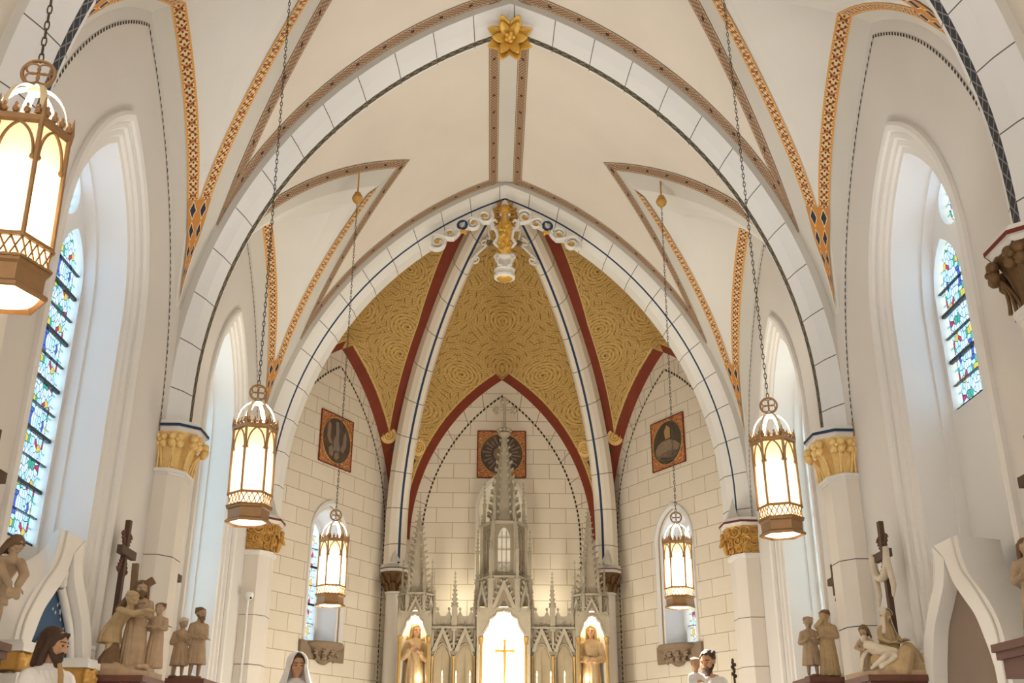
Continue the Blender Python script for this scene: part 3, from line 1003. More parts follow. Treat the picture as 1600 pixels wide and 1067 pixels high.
for s, nm in ((-1, 'left'), (1, 'right')):
    root = struct('trim_%d' % (4 if s < 0 else 5)); root.location = (s * 1.75, 17.9, 4.9); root['label'] = 'slender cream apse rib rising from the %s altar side to the pendant' % nm
    d = V((s * 1.9, 2.5, 0)).normalized(); w = V((-d.y, d.x, 0))
    prof = [(-.17 * s, 6.76, 'r'), (-.17 * s, 6.60, 'r'), (-.11 * s, 6.51, 'r'), (-.065 * s, 6.475, 'b'), (-.03 * s, 6.455, 'r'), (.05 * s, 6.445, 'r'), (.12 * s, 6.50, 'r'), (.16 * s, 6.60, 'r'), (.16 * s, 6.76, 'r')]
    mb, bl = MB(Matrix.Translation(-root.location)), MB(Matrix.Translation(-root.location))
    for k in range(len(prof) - 1):
        def line(q):
            off, r, _ = prof[q]; P = []
            for z in (4.88, 5.15): p = apse_line(s, r, 0); P.append(V((p.x, p.y, z)) + w * off)
            for i in range(31): P.append(apse_line(s, r, i / 30) + w * off)
            return P
        A, B = line(k), line(k + 1); L = 0; ref = line(3)
        tgt = bl if prof[k][2] == 'b' else mb
        for i in range(len(A) - 1):
            dl = (ref[i + 1] - ref[i]).length
            tgt.face([tgt.pt(A[i]), tgt.pt(A[i + 1]), tgt.pt(B[i + 1]), tgt.pt(B[i])], 0, [(L + 50.2, 0), (L + dl + 50.2, 0), (L + dl + 50.2, 1), (L + 50.2, 1)]); L += dl
    mb.build('rib_stone', MAT['ribapse'], root, 30); bl.build('blue_line', MAT['blue'], root, 0)
    # black line on the outer flank
    ft = MB(Matrix.Translation(-root.location))
    for k, (off, h) in enumerate(((-.10, .30), (.10, .24))):
        b = apse_line(s, 6.47, 0) + w * off; b.z = 4.9
        e = d * .05
        for a1, a2 in ((w * .09, -w * .09), (-w * .09 + e * 2, w * .09 + e * 2)):
            ft.poly([b + a1 - d * .03, b + a2 - d * .03, b + d * .05 + V((0, 0, h))])
    ft.build('gabled_foot', MAT['cellgrey'], root)

apse = struct('ceiling_apse')


def web_edge(side, f): return apse_line(side, 6.70, f)


def c_edge(side, f):
    x, z = ap(5.62, f); return V((side * x, 15.62 + .0, z))


TOP = V((0, 15.62, 10.92))


def e2(F, c, a, h, s, t):
    if t < .6:
        u, z = lun(a, h, t / .6); return F(c + s * u, z, 0), True
    k = (t - .6) / .4
    p = F(c, CZ + h, 0)
    q = p.lerp(TOP, k); q.z = p.z + (TOP.z - p.z) * sin(k * pi / 2) ** .9
    return q, False


discs = []
for nm, F, c, a, h, halves in (('left', FL, LC, 1.74, 3.0, ((1, lambda f: web_edge(-1, f)), (-1, lambda f: c_edge(-1, f)))),
                               ('right', FR, LC, 1.74, 3.0, ((1, lambda f: web_edge(1, f)), (-1, lambda f: c_edge(1, f)))),
                               ('center', FC, 0, 1.62, 3.03, ((1, lambda f: web_edge(1, f)), (-1, lambda f: web_edge(-1, f))))):
    mb = MB(); n, m = 60, 16
    for s, R in halves:
        isC = nm != 'center' and s == -1
        rows, uv = [], []
        for i in range(n + 1):
            t = i / n; A = R(t); B, on = e2(F, c, a, h, s, t)
            wd_ = (B - A).length
            row, ur = [], []
            for j in range(m + 1):
                q = j / m
                row.append(A.lerp(B, q)); ur.append((q * wd_ + (1 if isC else .02 if nm == 'center' else -.20), (1 - q) * wd_ if on else 5))
            rows.append(row); uv.append(ur)
        for i in range(n):
            if abs(i / n - .6) < 1e-6: pass
            u2 = uv[i + 1]
            if uv[i][0][1] < 4 and uv[i + 1][0][1] > 4: u2 = [(x, uv[i][k][1] + .25 * 0 + (.0)) for k, (x, _) in enumerate(uv[i + 1])]
            mb.grid([rows[i], rows[i + 1]], 0, [uv[i], u2])
        if not isC:
            for t in ((.295 if nm != 'center' else .26),):
                A = R(t); B, _ = e2(F, c, a, h, s, t); mid = A.lerp(B, .5 if nm == 'center' else .70)
                A2 = R(t + .02); nrm = (B - A).cross(A2 - A).normalized()
                if nrm.dot(V((0, 15, 6)) - mid) < 0: nrm = -nrm
                ex = (B - A).normalized(); discs.append((mid + nrm * .012, nrm, ex, nm))
    o = mb.build('painted_cell', MAT['apse'], apse, 50)
for c, nrm, ex, nm in discs:
    ey = nrm.cross(ex); ey = ey if ey.z > 0 else -ey
    r = .15
    mb = MB(); mb.poly([c + (ex * cos(2 * pi * k / 28) + ey * sin(2 * pi * k / 28)) * r for k in range(28)])
    mb.build('gold_roundel', MAT['goldpaint'], apse, 0)
    mb = MB(); mb.tube(spiral(c + nrm * .004, .11, 2.2, ex, ey, 0, 50, .1), .009, 5)
    mb.build('roundel_scroll', MAT['bronzegold'], apse)
    mb = MB()
    for k, z in enumerate((-.26, -.33, -.40)):
        q = c + ey * z + nrm * .004
        for s in (-1, 1): mb.poly([q + ey * .05, q + ex * s * .07 + ey * .03, q + ex * s * .06 - ey * .03, q - ey * .02])
    mb.build('painted_leaf', MAT['starblue'] if False else MAT['blackline'], apse, 0)


# --- slender apse columns
for s, nm in ((-1, 'left'), (1, 'right')):
    root = thing('apse_column', 'slender apse column with dark gilt leaf capital behind the %s altar spire' % nm, 'column', (s * 1.84, 18.16, 0))
    mb = MB(); mb.lathe([(.13, 0), (.13, 4.42)], 24); mb.build('shaft', MAT['shaft'], root)
    mb = MB(); mb.lathe([(.13, 4.40), (.155, 4.41), (.155, 4.44), (.13, 4.45)], 24); mb.build('necking', MAT['trimwhite'], root)
    mb = MB(); mb.lathe([(.12, 4.44), (.125, 4.5), (.15, 4.62), (.22, 4.74), (.23, 4.77)], 24); cp = mb.build('capital', MAT['darkgold'], root)
    for row, (z, r, k) in enumerate(((4.54, .13, 8), (4.66, .175, 8))):
        for i in range(k):
            a = 2 * pi * (i + .5 * row) / k
            lf = MB(); dd = V((cos(a), sin(a), 0))
            lf.tube([dd * (r - .01) + V((0, 0, z - .08)), dd * (r + .02) + V((0, 0, z)), dd * (r + .055) + V((0, 0, z + .05)), dd * (r + .07) + V((0, 0, z + .035))], [.03, .035, .03, .012], 8, 0)
            lf.build('leaf', MAT['darkgold'], cp, 60)
    mb = MB(); mb.lathe([(.20, 4.77), (.25, 4.775), (.255, 4.81), (.265, 4.815), (.265, 4.85), (.25, 4.86), (.245, 4.90), (.12, 4.905)], 8, ph=pi / 8)
    a = mb.build('abacus', MAT['trimwhite'], root, 25)
    mb = MB(); mb.lathe([(.268, 4.82), (.268, 4.838)], 8, ph=pi / 8, caps=False); mb.build('painted_line', MAT['red'], a, 0)
# ------------------------------------------------------------------ lanterns
def lantern(label, x, y, dz, rz, ztop, swing=(0, 0), group='hanging hexagonal lanterns', e=1.0, col=None, top_k=1.0):
    col = col or WARM
    """hexagonal gothic lantern; its base hangs at z = 3.39 + dz"""
    Z = 3.39 + dz
    root = thing('hanging_lantern', label, 'lantern', (x, y, Z), rz, group)
    root.rotation_euler = (swing[0], swing[1], rz)
    R = .168
    hexp = lambda r, z, k: V((r * cos(pi / 3 * k), r * sin(pi / 3 * k), z))
    # base skirt
    mb = MB(); mb.lathe([(.172, .0), (.182, .005), (.182, .02), (.160, .035), (.163, .105), (.178, .115), (.178, .13), (.160, .135), (.150, .10), (.150, .03), (.172, .0)], 6, caps=False)
    base = mb.build('base_skirt', MAT['bronze'], root, 20)
    for zz, rr in ((.135, .010), (.225, .008)):
        mb = MB(); P = []; R_ = []
        for k in range(6):
            for j in range(20):
                P.append(hexp(.18, zz, k).lerp(hexp(.18, zz, k + 1), j / 20)); R_.append(rr * (.35 + .65 * abs(sin(pi * (j + .5) / 4))))
        mb.tube(P, R_, 5, closed=True)
        mb.build('beaded_edge', MAT['bronze'], base)
    # bottom diffuser dish
    mb = MB(); mb.lathe([(.148, .02), (.11, .008), (.06, .0), (.005, -.004)], 24, caps=False); mb.build('diffuser_dish', MAT['lampglass'], root)
    # lattice gallery
    mb = MB()
    mb.lathe([(.168, .22), (.18, .225), (.18, .24), (.165, .245), (.158, .23), (.168, .22)], 6, caps=False)
    for k in range(6):
        a0, a1 = hexp(.168, .13, k), hexp(.168, .13, k + 1)
        for j in range(4):
            for f0, f1 in (((j) / 4, (j + 1) / 4), ((j + 1) / 4, (j) / 4)):
                mb.tube([a0.lerp(a1, f0) + V((0, 0, .005)), a0.lerp(a1, f1) + V((0, 0, .092))], .0045, 4)
    mb.build('lattice_gallery', MAT['bronze'], root, 20)
    # glass panels, posts, pointed tracery
    for k in range(6):
        mb = MB()
        a, b = hexp(.160, 0, k), hexp(.160, 0, k + 1)
        mb.grid([[a + V((0, 0, z)), a.lerp(b, .5) + V((0, 0, z)), b + V((0, 0, z))] for z in (.11, .3, .5, .76)])
        mb.build('glass_panel', MAT['lampglass'], root, 0)
        mb = MB(); mb.tube([hexp(.168, .24, k), hexp(.168, .80, k)], .011, 6)
        mb.tube([hexp(.168, .74, k), hexp(.176, .80, k), hexp(.178, .88, k)], [.012, .012, .002], 6)
        mb.build('corner_post', MAT['bronze'], root)
        mb = MB(); a, b = hexp(.165, 0, k), hexp(.165, 0, k + 1); w = (b - a).length
        for s in (0, 1):
            P = []
            for i in range(9):
                t = i / 8 * radians(75); u = .5 - (1 - (cos(t) * 1.34 - .34)) * .42 if False else .08 + .42 * (1 - cos(t)) / (1 - cos(radians(75)))
                P.append((a.lerp(b, u) if s == 0 else a.lerp(b, 1 - u)) + V((0, 0, .60 + .16 * sin(t) / sin(radians(75)))))
            mb.tube(P, .007, 5)
            mb.ell(P[0] + V((0, 0, -.005)), .014, 6)
        mb.build('arched_tracery', MAT['bronze'], root)
    # crown
    mb = MB(); mb.lathe([(.166, .755), (.184, .765), (.184, .79), (.170, .80), (.160, .785), (.166, .755)], 6, caps=False)
    for k in range(6):
        for j in range(4):
            p = hexp(.176, .80, k).lerp(hexp(.176, .80, k + 1), (j + .5) / 4)
            mb.ell(p + V((0, 0, .012)), (.016, .016, .018), 6); mb.ell(p + V((0, 0, .036)), (.008, .008, .012), 6)
    mb.build('crown', MAT['bronze'], root, 25)
    # domed straps to the ring
    for k in range(6):
        d = V((cos(pi / 3 * k), sin(pi / 3 * k), 0)); P = []
        for i in range(11):
            t = i / 10 * pi / 2; P.append(d * ((.012 + .148 * cos(t) ** .9) * 1.0) + V((0, 0, .78 + .235 * sin(t))))
        mb = MB(); w = V((-d.y, d.x, 0)); mb.tube(P, .0165, 6, flat=(1, .3), up=w); mb.build('dome_strap', MAT['strap'], root)
    mb = MB(); mb.lathe([(.004, .99), (.03, .995), (.034, 1.01), (.02, 1.02), (.012, 1.03), (.004, 1.04)], 12); mb.build('finial', MAT['bronze'], root)
    # quatrefoil ring
    mb = MB(); c = V((0, 0, 1.10))
    mb.tube([c + V((.068 * cos(2 * pi * k / 28), 0, .068 * sin(2 * pi * k / 28))) for k in range(28)], .0085, 6, closed=True)
    for q in range(4):
        a = pi / 4 + q * pi / 2; cc = c + V((.034 * cos(a), 0, .034 * sin(a)))
        mb.tube([cc + V((.028 * cos(2 * pi * k / 16), 0, .028 * sin(2 * pi * k / 16))) for k in range(16)], .005, 5, closed=True)
    mb.build('quatrefoil_ring', MAT['bronze'], root)
    # chain and ceiling knob
    z = 1.16; top = ztop - Z; mb = MB(); i = 0; lk = .052
    while z < top - .05:
        ax = V((1, 0, 0)) if i % 2 == 0 else V((0, 1, 0))
        mb.tube([V((0, 0, z + lk / 2)) + ax * (.010 * cos(2 * pi * k / 8)) + V((0, 0, (lk * .56) * sin(2 * pi * k / 8))) for k in range(8)], .0034, 4, closed=True)
        z += lk * .86; i += 1
    mb.build('chain', MAT['chain'], root)
    mb = MB(); mb.lathe([(.012, top - .09), (.06, top - .05), (.078, top), (.06, top + .05), (.03, top + .07), (.045, top + .085), (.012, top + .11), (.009, top + .6)], 20); mb.build('ceiling_knob', MAT['bronzegold'], root)
    # its bulbs and an added floor spot
    spot('bulb_upper', (0, 0, .72), E_TOP * e * top_k, col, 108, root)
    point('bulb_middle', (0, 0, .40), E_MID * e, (1, .86, .62), .03, root)
    point('bulb_lower', (0, 0, .07), E_BOT * e, (1, .84, .58), .04, root)
    spot('bulb_downlight', (0, 0, -.02), E_DOWN * e, (1, .90, .74), 168, root).rotation_euler = (0, 0, 0)
    spot('floor_bounce_spot', (0, 0, -.03), E_FLOOR * e, (1, .97, .93), 104, root).rotation_euler = (0, 0, 0)  # spot added under the dish to light the floor for its bounce
    return root


lantern('largest lit lantern in the upper left corner, partly outside the frame', -2.17, 3.86, -.03, .20, 9.0, (0, -.03), top_k=.35)
lantern('lit hexagonal lantern on the left beside the first white window reveal', -2.1, 8.2, .02, .32, 8.95, (0, -.02))
lantern('lit hexagonal lantern on the right in front of the tall pillar', 2.15, 8.2, -.05, -.30, 8.95, (0, -.012))
lantern('small lit lantern in front of the left apse window', -2.09, 12.7, .03, .25, 9.0, col=CHANCEL_WARM, e=1.5)
lantern('small lit lantern in front of the right apse window', 2.10, 12.7, .03, -.2, 9.0, (0, .012), col=CHANCEL_WARM, e=1.5)
lantern('lantern hanging just outside the right frame edge', 2.35, 3.8, -.05, -.20, 9.0, top_k=.35)
for s in (-1, 1): lantern('lantern hanging behind the viewer on the %s' % ('left' if s < 0 else 'right'), s * 2.1, -.7, 0, .2, 9.0, e=1.5, top_k=.4)
# ------------------------------------------------------------------ altar
XA, YL = .04, 17.62
altar = thing('high_altar', 'tall carved gothic altar with crocketed spires, lit niches and cresting', 'altar', (XA, YL, 0))


def smooth_path(P, n=8):
    Q = []
    for i in range(len(P) - 1):
        p0, p1, p2, p3 = (V((*P[max(0, i - 1)], 0)), V((*P[i], 0)), V((*P[i + 1], 0)), V((*P[min(len(P) - 1, i + 2)], 0)))
        for k in range(n):
            t = k / n; q = .5 * (2 * p1 + (p2 - p0) * t + (2 * p0 - 5 * p1 + 4 * p2 - p3) * t * t + (3 * p1 - p0 - 3 * p2 + p3) * t ** 3); Q.append((q.x, q.y))
    return Q + [P[-1]]



def finial(mb, c, k):
    c = V(c)
    mb.cap(c, c + V((0, 0, .5 * k)), .05 * k, .035 * k, 6)
    for a in range(4):
        d = V((cos(a * pi / 2), sin(a * pi / 2), 0))
        mb.cap(c + V((0, 0, .22 * k)), c + d * .16 * k + V((0, 0, .3 * k)), .05 * k, .06 * k, 6)
    mb.ell(c + V((0, 0, .58 * k)), (.07 * k, .07 * k, .11 * k), 6)


def spire(mb, c, r, h, n=8, rows=7, ph=0, tip=True, k=1.0):
    c = V(c)
    mb.lathe([(r, 0), (r * .08, h)], n, c, ph=ph)
    for i in range(rows):
        t = (i + .35) / rows
        for q in range(n):
            a = ph + 2 * pi * q / n; d = V((cos(a), sin(a), 0)); rr = r * (1 - t * .92); s = (.25 * r * (1 - t * .6) + .006) * k
            p = c + d * rr + V((0, 0, h * t))
            mb.cap(p, p + d * s * .9 + V((0, 0, s * .6)), s * .38, s * .5, 5)
    if tip: finial(mb, c + V((0, 0, h * .97)), max(.10, r * 1.1) * k)


def pinnacle(mb, c, w, hs, ht, rows=5):
    c = V(c)
    mb.box(c + V((0, 0, hs / 2)), (w, w, hs)); mb.box(c + V((0, 0, hs)), (w * 1.35, w * 1.35, w * .25))
    for d in ((1, 0), (0, 1), (-1, 0), (0, -1)):
        p = c + V((d[0] * w * .55, d[1] * w * .55, hs)); t = V((-d[1], d[0], 0)) * w * .5
        mb.poly([p - t, p + t, p + V((0, 0, w * 1.1))])
    spire(mb, c + V((0, 0, hs + w * .12)), w * .62, ht, 4, rows, pi / 4, True, 1.1)


def arch_cut(w, z0, zs, za, n=8):
    """trefoil arched opening of half width w as outline from left foot to right foot"""
    P = []
    h = za - zs
    for i in range(n + 1):
        t = i / n
        x = w * (1 - t); z = zs + h * (1 - (1 - t) ** 1.9) ** .75
        k = .10 * w * abs(sin(3 * pi * t)) if 0 < t < 1 else 0
        P.append((x - k, z - k * .4))
    L = [(-x, z) for x, z in P]
    return [(-w, z0)] + L + [p for p in reversed(P)][1:] + [(w, z0)]


def gable(mb, F, u0, u1, z0, z1, d0, d1, crock=5, s=.02):
    um = (u0 + u1) / 2; t = .16 * (u1 - u0)
    mb.plate([(u0, z0), (um, z1), (u1, z0), (u1 - t, z0), (um, z1 - t * (z1 - z0) / (um - u0)), (u0 + t, z0)], [], F, d0, d1)
    for i in range(crock):
        for a in (u0, u1):
            f = (i + .5) / crock; p = F(a + (um - a) * f, z0 + (z1 - z0) * f + s * .3, (d0 + d1) / 2); o = F(a + (um - a) * f + (s if a == u1 else -s) * .8, z0 + (z1 - z0) * f + s, (d0 + d1) / 2)
            mb.cap(p, o, s * .55, s * .6, 5)
    p = F(um, z1 - .005, (d0 + d1) / 2)
    finial(mb, p, s * 4.0)


def loc(mb_fn):
    mb = MB(Matrix.Translation(-altar.location)); mb_fn(mb); return mb


def altar_part(name, fn, mat='marble', parent=None, sm=35):
    return loc(fn).build(name, MAT[mat], parent or altar, sm)


def hexface(xc, yc, R, k, n=6):
    """F of the k-th face of an n-gon with a flat front face"""
    ph = -pi / 2 - pi / n
    a0, a1 = ph + 2 * pi * k / n, ph + 2 * pi * (k + 1) / n
    A = V((xc + R * cos(a0), yc + R * sin(a0), 0)); B = V((xc + R * cos(a1), yc + R * sin(a1), 0))
    e = (B - A).normalized(); nn = V((e.y, -e.x, 0)); M = (A + B) / 2
    if nn.dot(M - V((xc, yc, 0))) < 0: nn = -nn
    return (lambda u, z, d: M + e * u - nn * d + V((0, 0, z))), (B - A).length


def niche_tower(xc, yc, R, zb, zsp, zar, ztop, hw, ow, n=6):
    # lit niche: pale rounded back wall, cusped front arch on two columns
    yf = yc - R * .86
    back = lambda mb: mb.grid([[V((xc + hw * sin(a), yf + .03 + (R * 1.55) * cos(a), z)) for a in [(-pi / 2 + pi * i / 18) for i in range(19)]] for z in (zb, zar + .07)])
    altar_part('niche_back', back, 'marblew')
    altar_part('niche_vault', lambda mb: mb.poly([V((xc + hw * sin(a), yf + .03 + (R * 1.55) * cos(a), zar + .07)) for a in [(-pi / 2 + pi * i / 18) for i in range(19)]]), 'marblew')
    FF = lambda u, z, d: V((xc + u, yf + d, z))
    cut = arch_cut(ow, zsp - .05, zsp, zar, 12)
    altar_part('front_arch', lambda mb: mb.plate([(-hw - .02, zsp - .05)] + cut + [(hw + .02, zsp - .05), (hw + .02, zar + .05), (-hw - .02, zar + .05)], [], FF, -.02, .05, back=True))
    altar_part('arch_moulding', lambda mb: mb.tube([FF(u * 1.07, z + .015, -.025) for u, z in cut[1:-1]], .014, 6))
    for q in (-1, 1):
        altar_part('niche_column', lambda mb: mb.lathe([(.024, zb), (.024, zsp - .15), (.036, zsp - .14), (.03, zsp - .12), (.045, zsp - .06), (.05, zsp - .04), (.03, zsp - .03)], 10, FF(q * (ow + .035), 0, 0)), 'altargold')
        altar_part('side_jamb', lambda mb: mb.box(FF(q * (hw + .01), (zb + zar) / 2, .10), (.04, .2, zar - zb)))
        altar_part('corner_buttress', lambda mb: pinnacle(mb, FF(q * (hw + .01), zsp - .04, .0), .05, zar - zsp + .02, .14, 3))
    for k in (-1, 0, 1):
        F, w = hexface(xc, yc, R, k % n, n)
        z0 = zar + .03; r0 = w * .15; zc = z0 + r0 * .75
        hole = [(r0 * (1 + .28 * cos(3 * (a - pi / 2))) * cos(a), zc + r0 * (1 + .28 * cos(3 * (a - pi / 2))) * sin(a)) for a in [2 * pi * i / 30 for i in range(30)]]
        altar_part('canopy_face', lambda mb: mb.plate([(-w / 2, z0 - r0 * .5), (w / 2, z0 - r0 * .5), (w / 2, ztop), (-w / 2, ztop)], [hole], F, 0, .03, back=True), 'marble_shaded')
        altar_part('gable', lambda mb: gable(mb, F, -w / 2 + .01, w / 2 - .01, z0, ztop - .04, -.05, .005, 5, .026 * R / .3))
        altar_part('canopy_tracery', lambda mb: [mb.tube([F(u, z0 + .05, -.006), F(u, ztop - .03, -.006)], .010, 5) for u in (-w * .40, -w * .27, w * .27, w * .40)])
    ph = -pi / 2 - pi / n
    for k in (-1, 0, 1, 2):
        a = ph + 2 * pi * k / n; p = V((xc + (R + .01) * cos(a), yc + (R + .01) * sin(a), 0))
        altar_part('corner_buttress', lambda mb: pinnacle(mb, p + V((0, 0, zar - .02)), .055 * R / .3, ztop - zar - .02, .16 * R / .3, 3))
    altar_part('cornice', lambda mb: mb.lathe([(R, ztop - .015), (R + .035, ztop), (R + .04, ztop + .018), (R + .015, ztop + .03), (R * .5, ztop + .032)], n, (xc, yc, 0), ph=ph))


# side towers with their niches
for s in (-1, 1):
    xc = XA + s * 1.44; yc = YL - .02
    niche_tower(xc, yc, .27, 2.3, 3.66, 3.97, 4.30, .24, .195)
    altar_part('tower_spire', lambda mb: (mb.lathe([(.205, 4.33), (.20, 4.36), (.185, 4.40)], 6, (xc, yc, 0), ph=-pi / 2 - pi / 6), spire(mb, (xc, yc, 4.38), .185, 1.32, 6, 13, -pi / 2 - pi / 6)))
    for k in range(-1, 3):
        a = -pi / 2 - pi / 6 + pi / 3 * k
        altar_part('pinnacle', lambda mb: pinnacle(mb, (xc + .245 * cos(a), yc + .245 * sin(a), 4.33), .036, .26, .24, 4))
    for k in (-1, 0, 1):
        F, w = hexface(xc, yc, .235, k % 6, 6)
        altar_part('cresting', lambda mb: [(mb.cap(F(u, 4.33, 0), F(u, 4.37, 0), .016, .012, 6)) for u in (-w * .3, 0, w * .3)])
    point('niche_lamp', (xc, yc - .08, 4.02), E_NICHE * .55, (1, .88, .68), .03)
    point('niche_lamp', (xc - s * .1, yc - .12, 3.0), E_NICHE * .15, (1, .88, .68), .03)
# centre tower
niche_tower(XA, YL, .43, 2.3, 3.64, 4.02, 4.56, .40, .325)
for k in (-1, 0, 1):
    F, w = hexface(XA, YL, .37, k % 6, 6)
    # upper stage with a blind traceried window on each face
    cut = arch_cut(w * .28, 4.66, 5.25, 5.4)
    altar_part('stage_face', lambda mb: mb.plate([(-w / 2, 4.58), (w / 2, 4.58), (w / 2, 5.47), (-w / 2, 5.47)], [cut], F, 0, .05), 'marble_shaded')
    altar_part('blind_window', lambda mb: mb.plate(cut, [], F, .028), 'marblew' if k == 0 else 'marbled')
    altar_part('window_tracery', lambda mb: ([mb.tube([F(u, 4.67, .01), F(u, 5.34, .01)], .009, 5) for u in (-w * .1, w * .1)], [mb.tube([F(-w * .28, z, .012), F(w * .28, z, .012)], .007, 5) for z in (4.8, 5.02, 5.22)],
                                             [mb.tube([F(q * w * .14 + .04 * cos(2 * pi * i / 12), 4.735 + .04 * sin(2 * pi * i / 12), -.005) for i in range(12)], .008, 5, closed=True) for q in (-1, 1)]))
for k in (-1, 0, 1, 2):
    a = -pi / 2 - pi / 6 + pi / 3 * k
    p = V((XA + .375 * cos(a), YL + .375 * sin(a), 4.59))
    altar_part('stage_buttress', lambda mb: pinnacle(mb, p, .055, .86, .16, 3))
    p2 = V((XA + .44 * cos(a), YL + .44 * sin(a), 4.59))
    altar_part('pinnacle', lambda mb: pinnacle(mb, p2, .05, .42, .34, 5))
altar_part('stage_cornice', lambda mb: mb.lathe([(.36, 5.45), (.40, 5.47), (.405, 5.50), (.37, 5.52), (.2, 5.53)], 6, (XA, YL, 0), ph=-pi / 2 - pi / 6))
for k in (-1, 0, 1, 2):
    a = -pi / 2 - pi / 6 + pi / 3 * k
    altar_part('pinnacle', lambda mb: pinnacle(mb, (XA + .335 * cos(a), YL + .335 * sin(a), 5.52), .05, .30, .36, 5))
altar_part('great_spire', lambda mb: (mb.lathe([(.27, 5.52), (.265, 5.6), (.25, 5.62)], 8, (XA, YL, 0), ph=pi / 8), spire(mb, (XA, YL, 5.6), .245, 1.62, 8, 12, pi / 8, False, .85)))
altar_part('spire_knop', lambda mb: (mb.lathe([(.03, 7.0), (.06, 7.06), (.10, 7.10), (.11, 7.13), (.07, 7.16), (.06, 7.22), (.04, 7.26)], 8, (XA, YL, 0)), [mb.ell((XA + .10 * cos(a * pi / 4), YL + .10 * sin(a * pi / 4), 7.19), (.04, .04, .035), 6) for a in range(8)]))
altar_part('cross_finial', lambda mb: (mb.cap((XA, YL, 7.24), (XA, YL, 7.74), .03, .026, 8), mb.cap((XA - .17, YL, 7.56), (XA + .17, YL, 7.56), .026, .026, 8),
                                       [mb.ell((XA + x, YL, z), (.045, .035, .045), 8) for x, z in ((-.18, 7.56), (.18, 7.56), (-.15, 7.60), (.15, 7.60), (-.15, 7.52), (.15, 7.52), (0, 7.77), (-.04, 7.73), (.04, 7.73))]))
# panelled screens between the towers
for s in (-1, 1):
    x0, x1 = XA + s * .44, XA + s * 1.17
    a, b = min(x0, x1), max(x0, x1); wd_ = b - a
    F = lambda u, z, d: V((u, YL - .12 + d, z))
    cuts = []
    for k in range(2):
        c = a + wd_ * (k + .5) / 2
        cuts.append([(c + x, z) for x, z in arch_cut(wd_ * .19, 2.2, 3.30, 3.52)])
    altar_part('screen', lambda mb: mb.plate([(a, 2.0), (b, 2.0), (b, 3.76), (a, 3.76)], cuts, F, 0, .10), 'marble_shaded')
    altar_part('blind_panel', lambda mb: mb.plate([(a, 2.0), (b, 2.0), (b, 3.7), (a, 3.7)], [], F, .098), 'marbled')
    for k in range(2):
        c = a + wd_ * (k + .5) / 2
        altar_part('gable', lambda mb: gable(mb, F, c - wd_ * .235, c + wd_ * .235, 3.40, 3.80, -.08, .0, 6, .026))
        altar_part('arch_moulding', lambda mb: mb.tube([F(c + x * 1.08, z + .012, -.01) for x, z in arch_cut(wd_ * .19, 2.2, 3.30, 3.52)[1:-1]], .013, 6))
        altar_part('panel_rib', lambda mb: mb.tube([F(c, 2.2, .09), F(c, 3.4, .09)], .008, 5))
    for k in range(3):
        c = a + wd_ * k / 2 + (.02 if k == 0 else -.02 if k == 2 else 0)
        altar_part('slender_column', lambda mb: mb.lathe([(.016, 2.2), (.016, 3.27), (.03, 3.29), (.032, 3.33), (.018, 3.34)], 8, F(c, 0, -.02)), 'altargold')
        altar_part('corbel_pinnacle', lambda mb: pinnacle(mb, F(c, 3.46, -.03), .035, .26, .02, 1))
    altar_part('cornice', lambda mb: mb.box(((a + b) / 2, YL - .14, 3.775), (wd_, .14, .03)))
    altar_part('frieze', lambda mb: (mb.box(((a + b) / 2, YL - .10, 3.85), (wd_, .08, .14)), [mb.tube(spiral((a + wd_ * (i + .5) / 6, YL - .145, 3.85), .05, 1.5, (1, 0, 0), (0, 0, 1), i, 16), .009, 5) for i in range(6)]))
    for i in range(4):
        c = a + wd_ * (i + .5) / 4
        altar_part('cresting', lambda mb: (mb.plate([(c - wd_ / 8, 3.92), (c + wd_ / 8, 3.92), (c + wd_ / 8, 3.96), (c + wd_ * .06, 3.97), (c, 4.06), (c - wd_ * .06, 3.97), (c - wd_ / 8, 3.96)], [], F, -.01, .05, back=True), mb.ell(F(c, 4.08, .02), (.022, .022, .03), 6)))
    altar_part('pinnacle', lambda mb: pinnacle(mb, F((a + b) / 2, 3.72, -.02), .085, .40, .50, 7))
    for c in (a + .04, b - .04):
        altar_part('pinnacle', lambda mb: pinnacle(mb, F(c, 3.78, -.02), .045, .28, .26, 4))
altar_part('altar_body', lambda mb: (mb.box((XA, YL + .1, 1.1), (3.6, .9, 2.16)), mb.box((XA, YL + .52, 3.0), (3.3, .1, 1.7)), mb.box((XA, YL - .55, .5), (2.6, .7, 1.0)), mb.box((XA, YL + .52, 4.2), (.7, .1, 2.4))), 'marble')
altar_part('gradine', lambda mb: mb.box((XA, YL - .42, 2.32), (2.9, .4, .16)), 'marble')
point('niche_lamp', (XA, YL + .02, 4.02), E_NICHE * 1.6, (1, .92, .78), .05)
point('niche_lamp', (XA, YL - .05, 2.75), E_NICHE * 1.2, (1, .92, .78), .05)
point('altar_lamp', (XA + .75, YL + .3, 4.3), 9, (1, .90, .70), .05); point('altar_lamp', (XA - .75, YL + .3, 4.3), 9, (1, .90, .70), .05)

point('apse_fill', (0, 15.3, 2.1), 170, (1, .92, .78), .25)  # unseen fill light added low in the chancel to brighten the apse
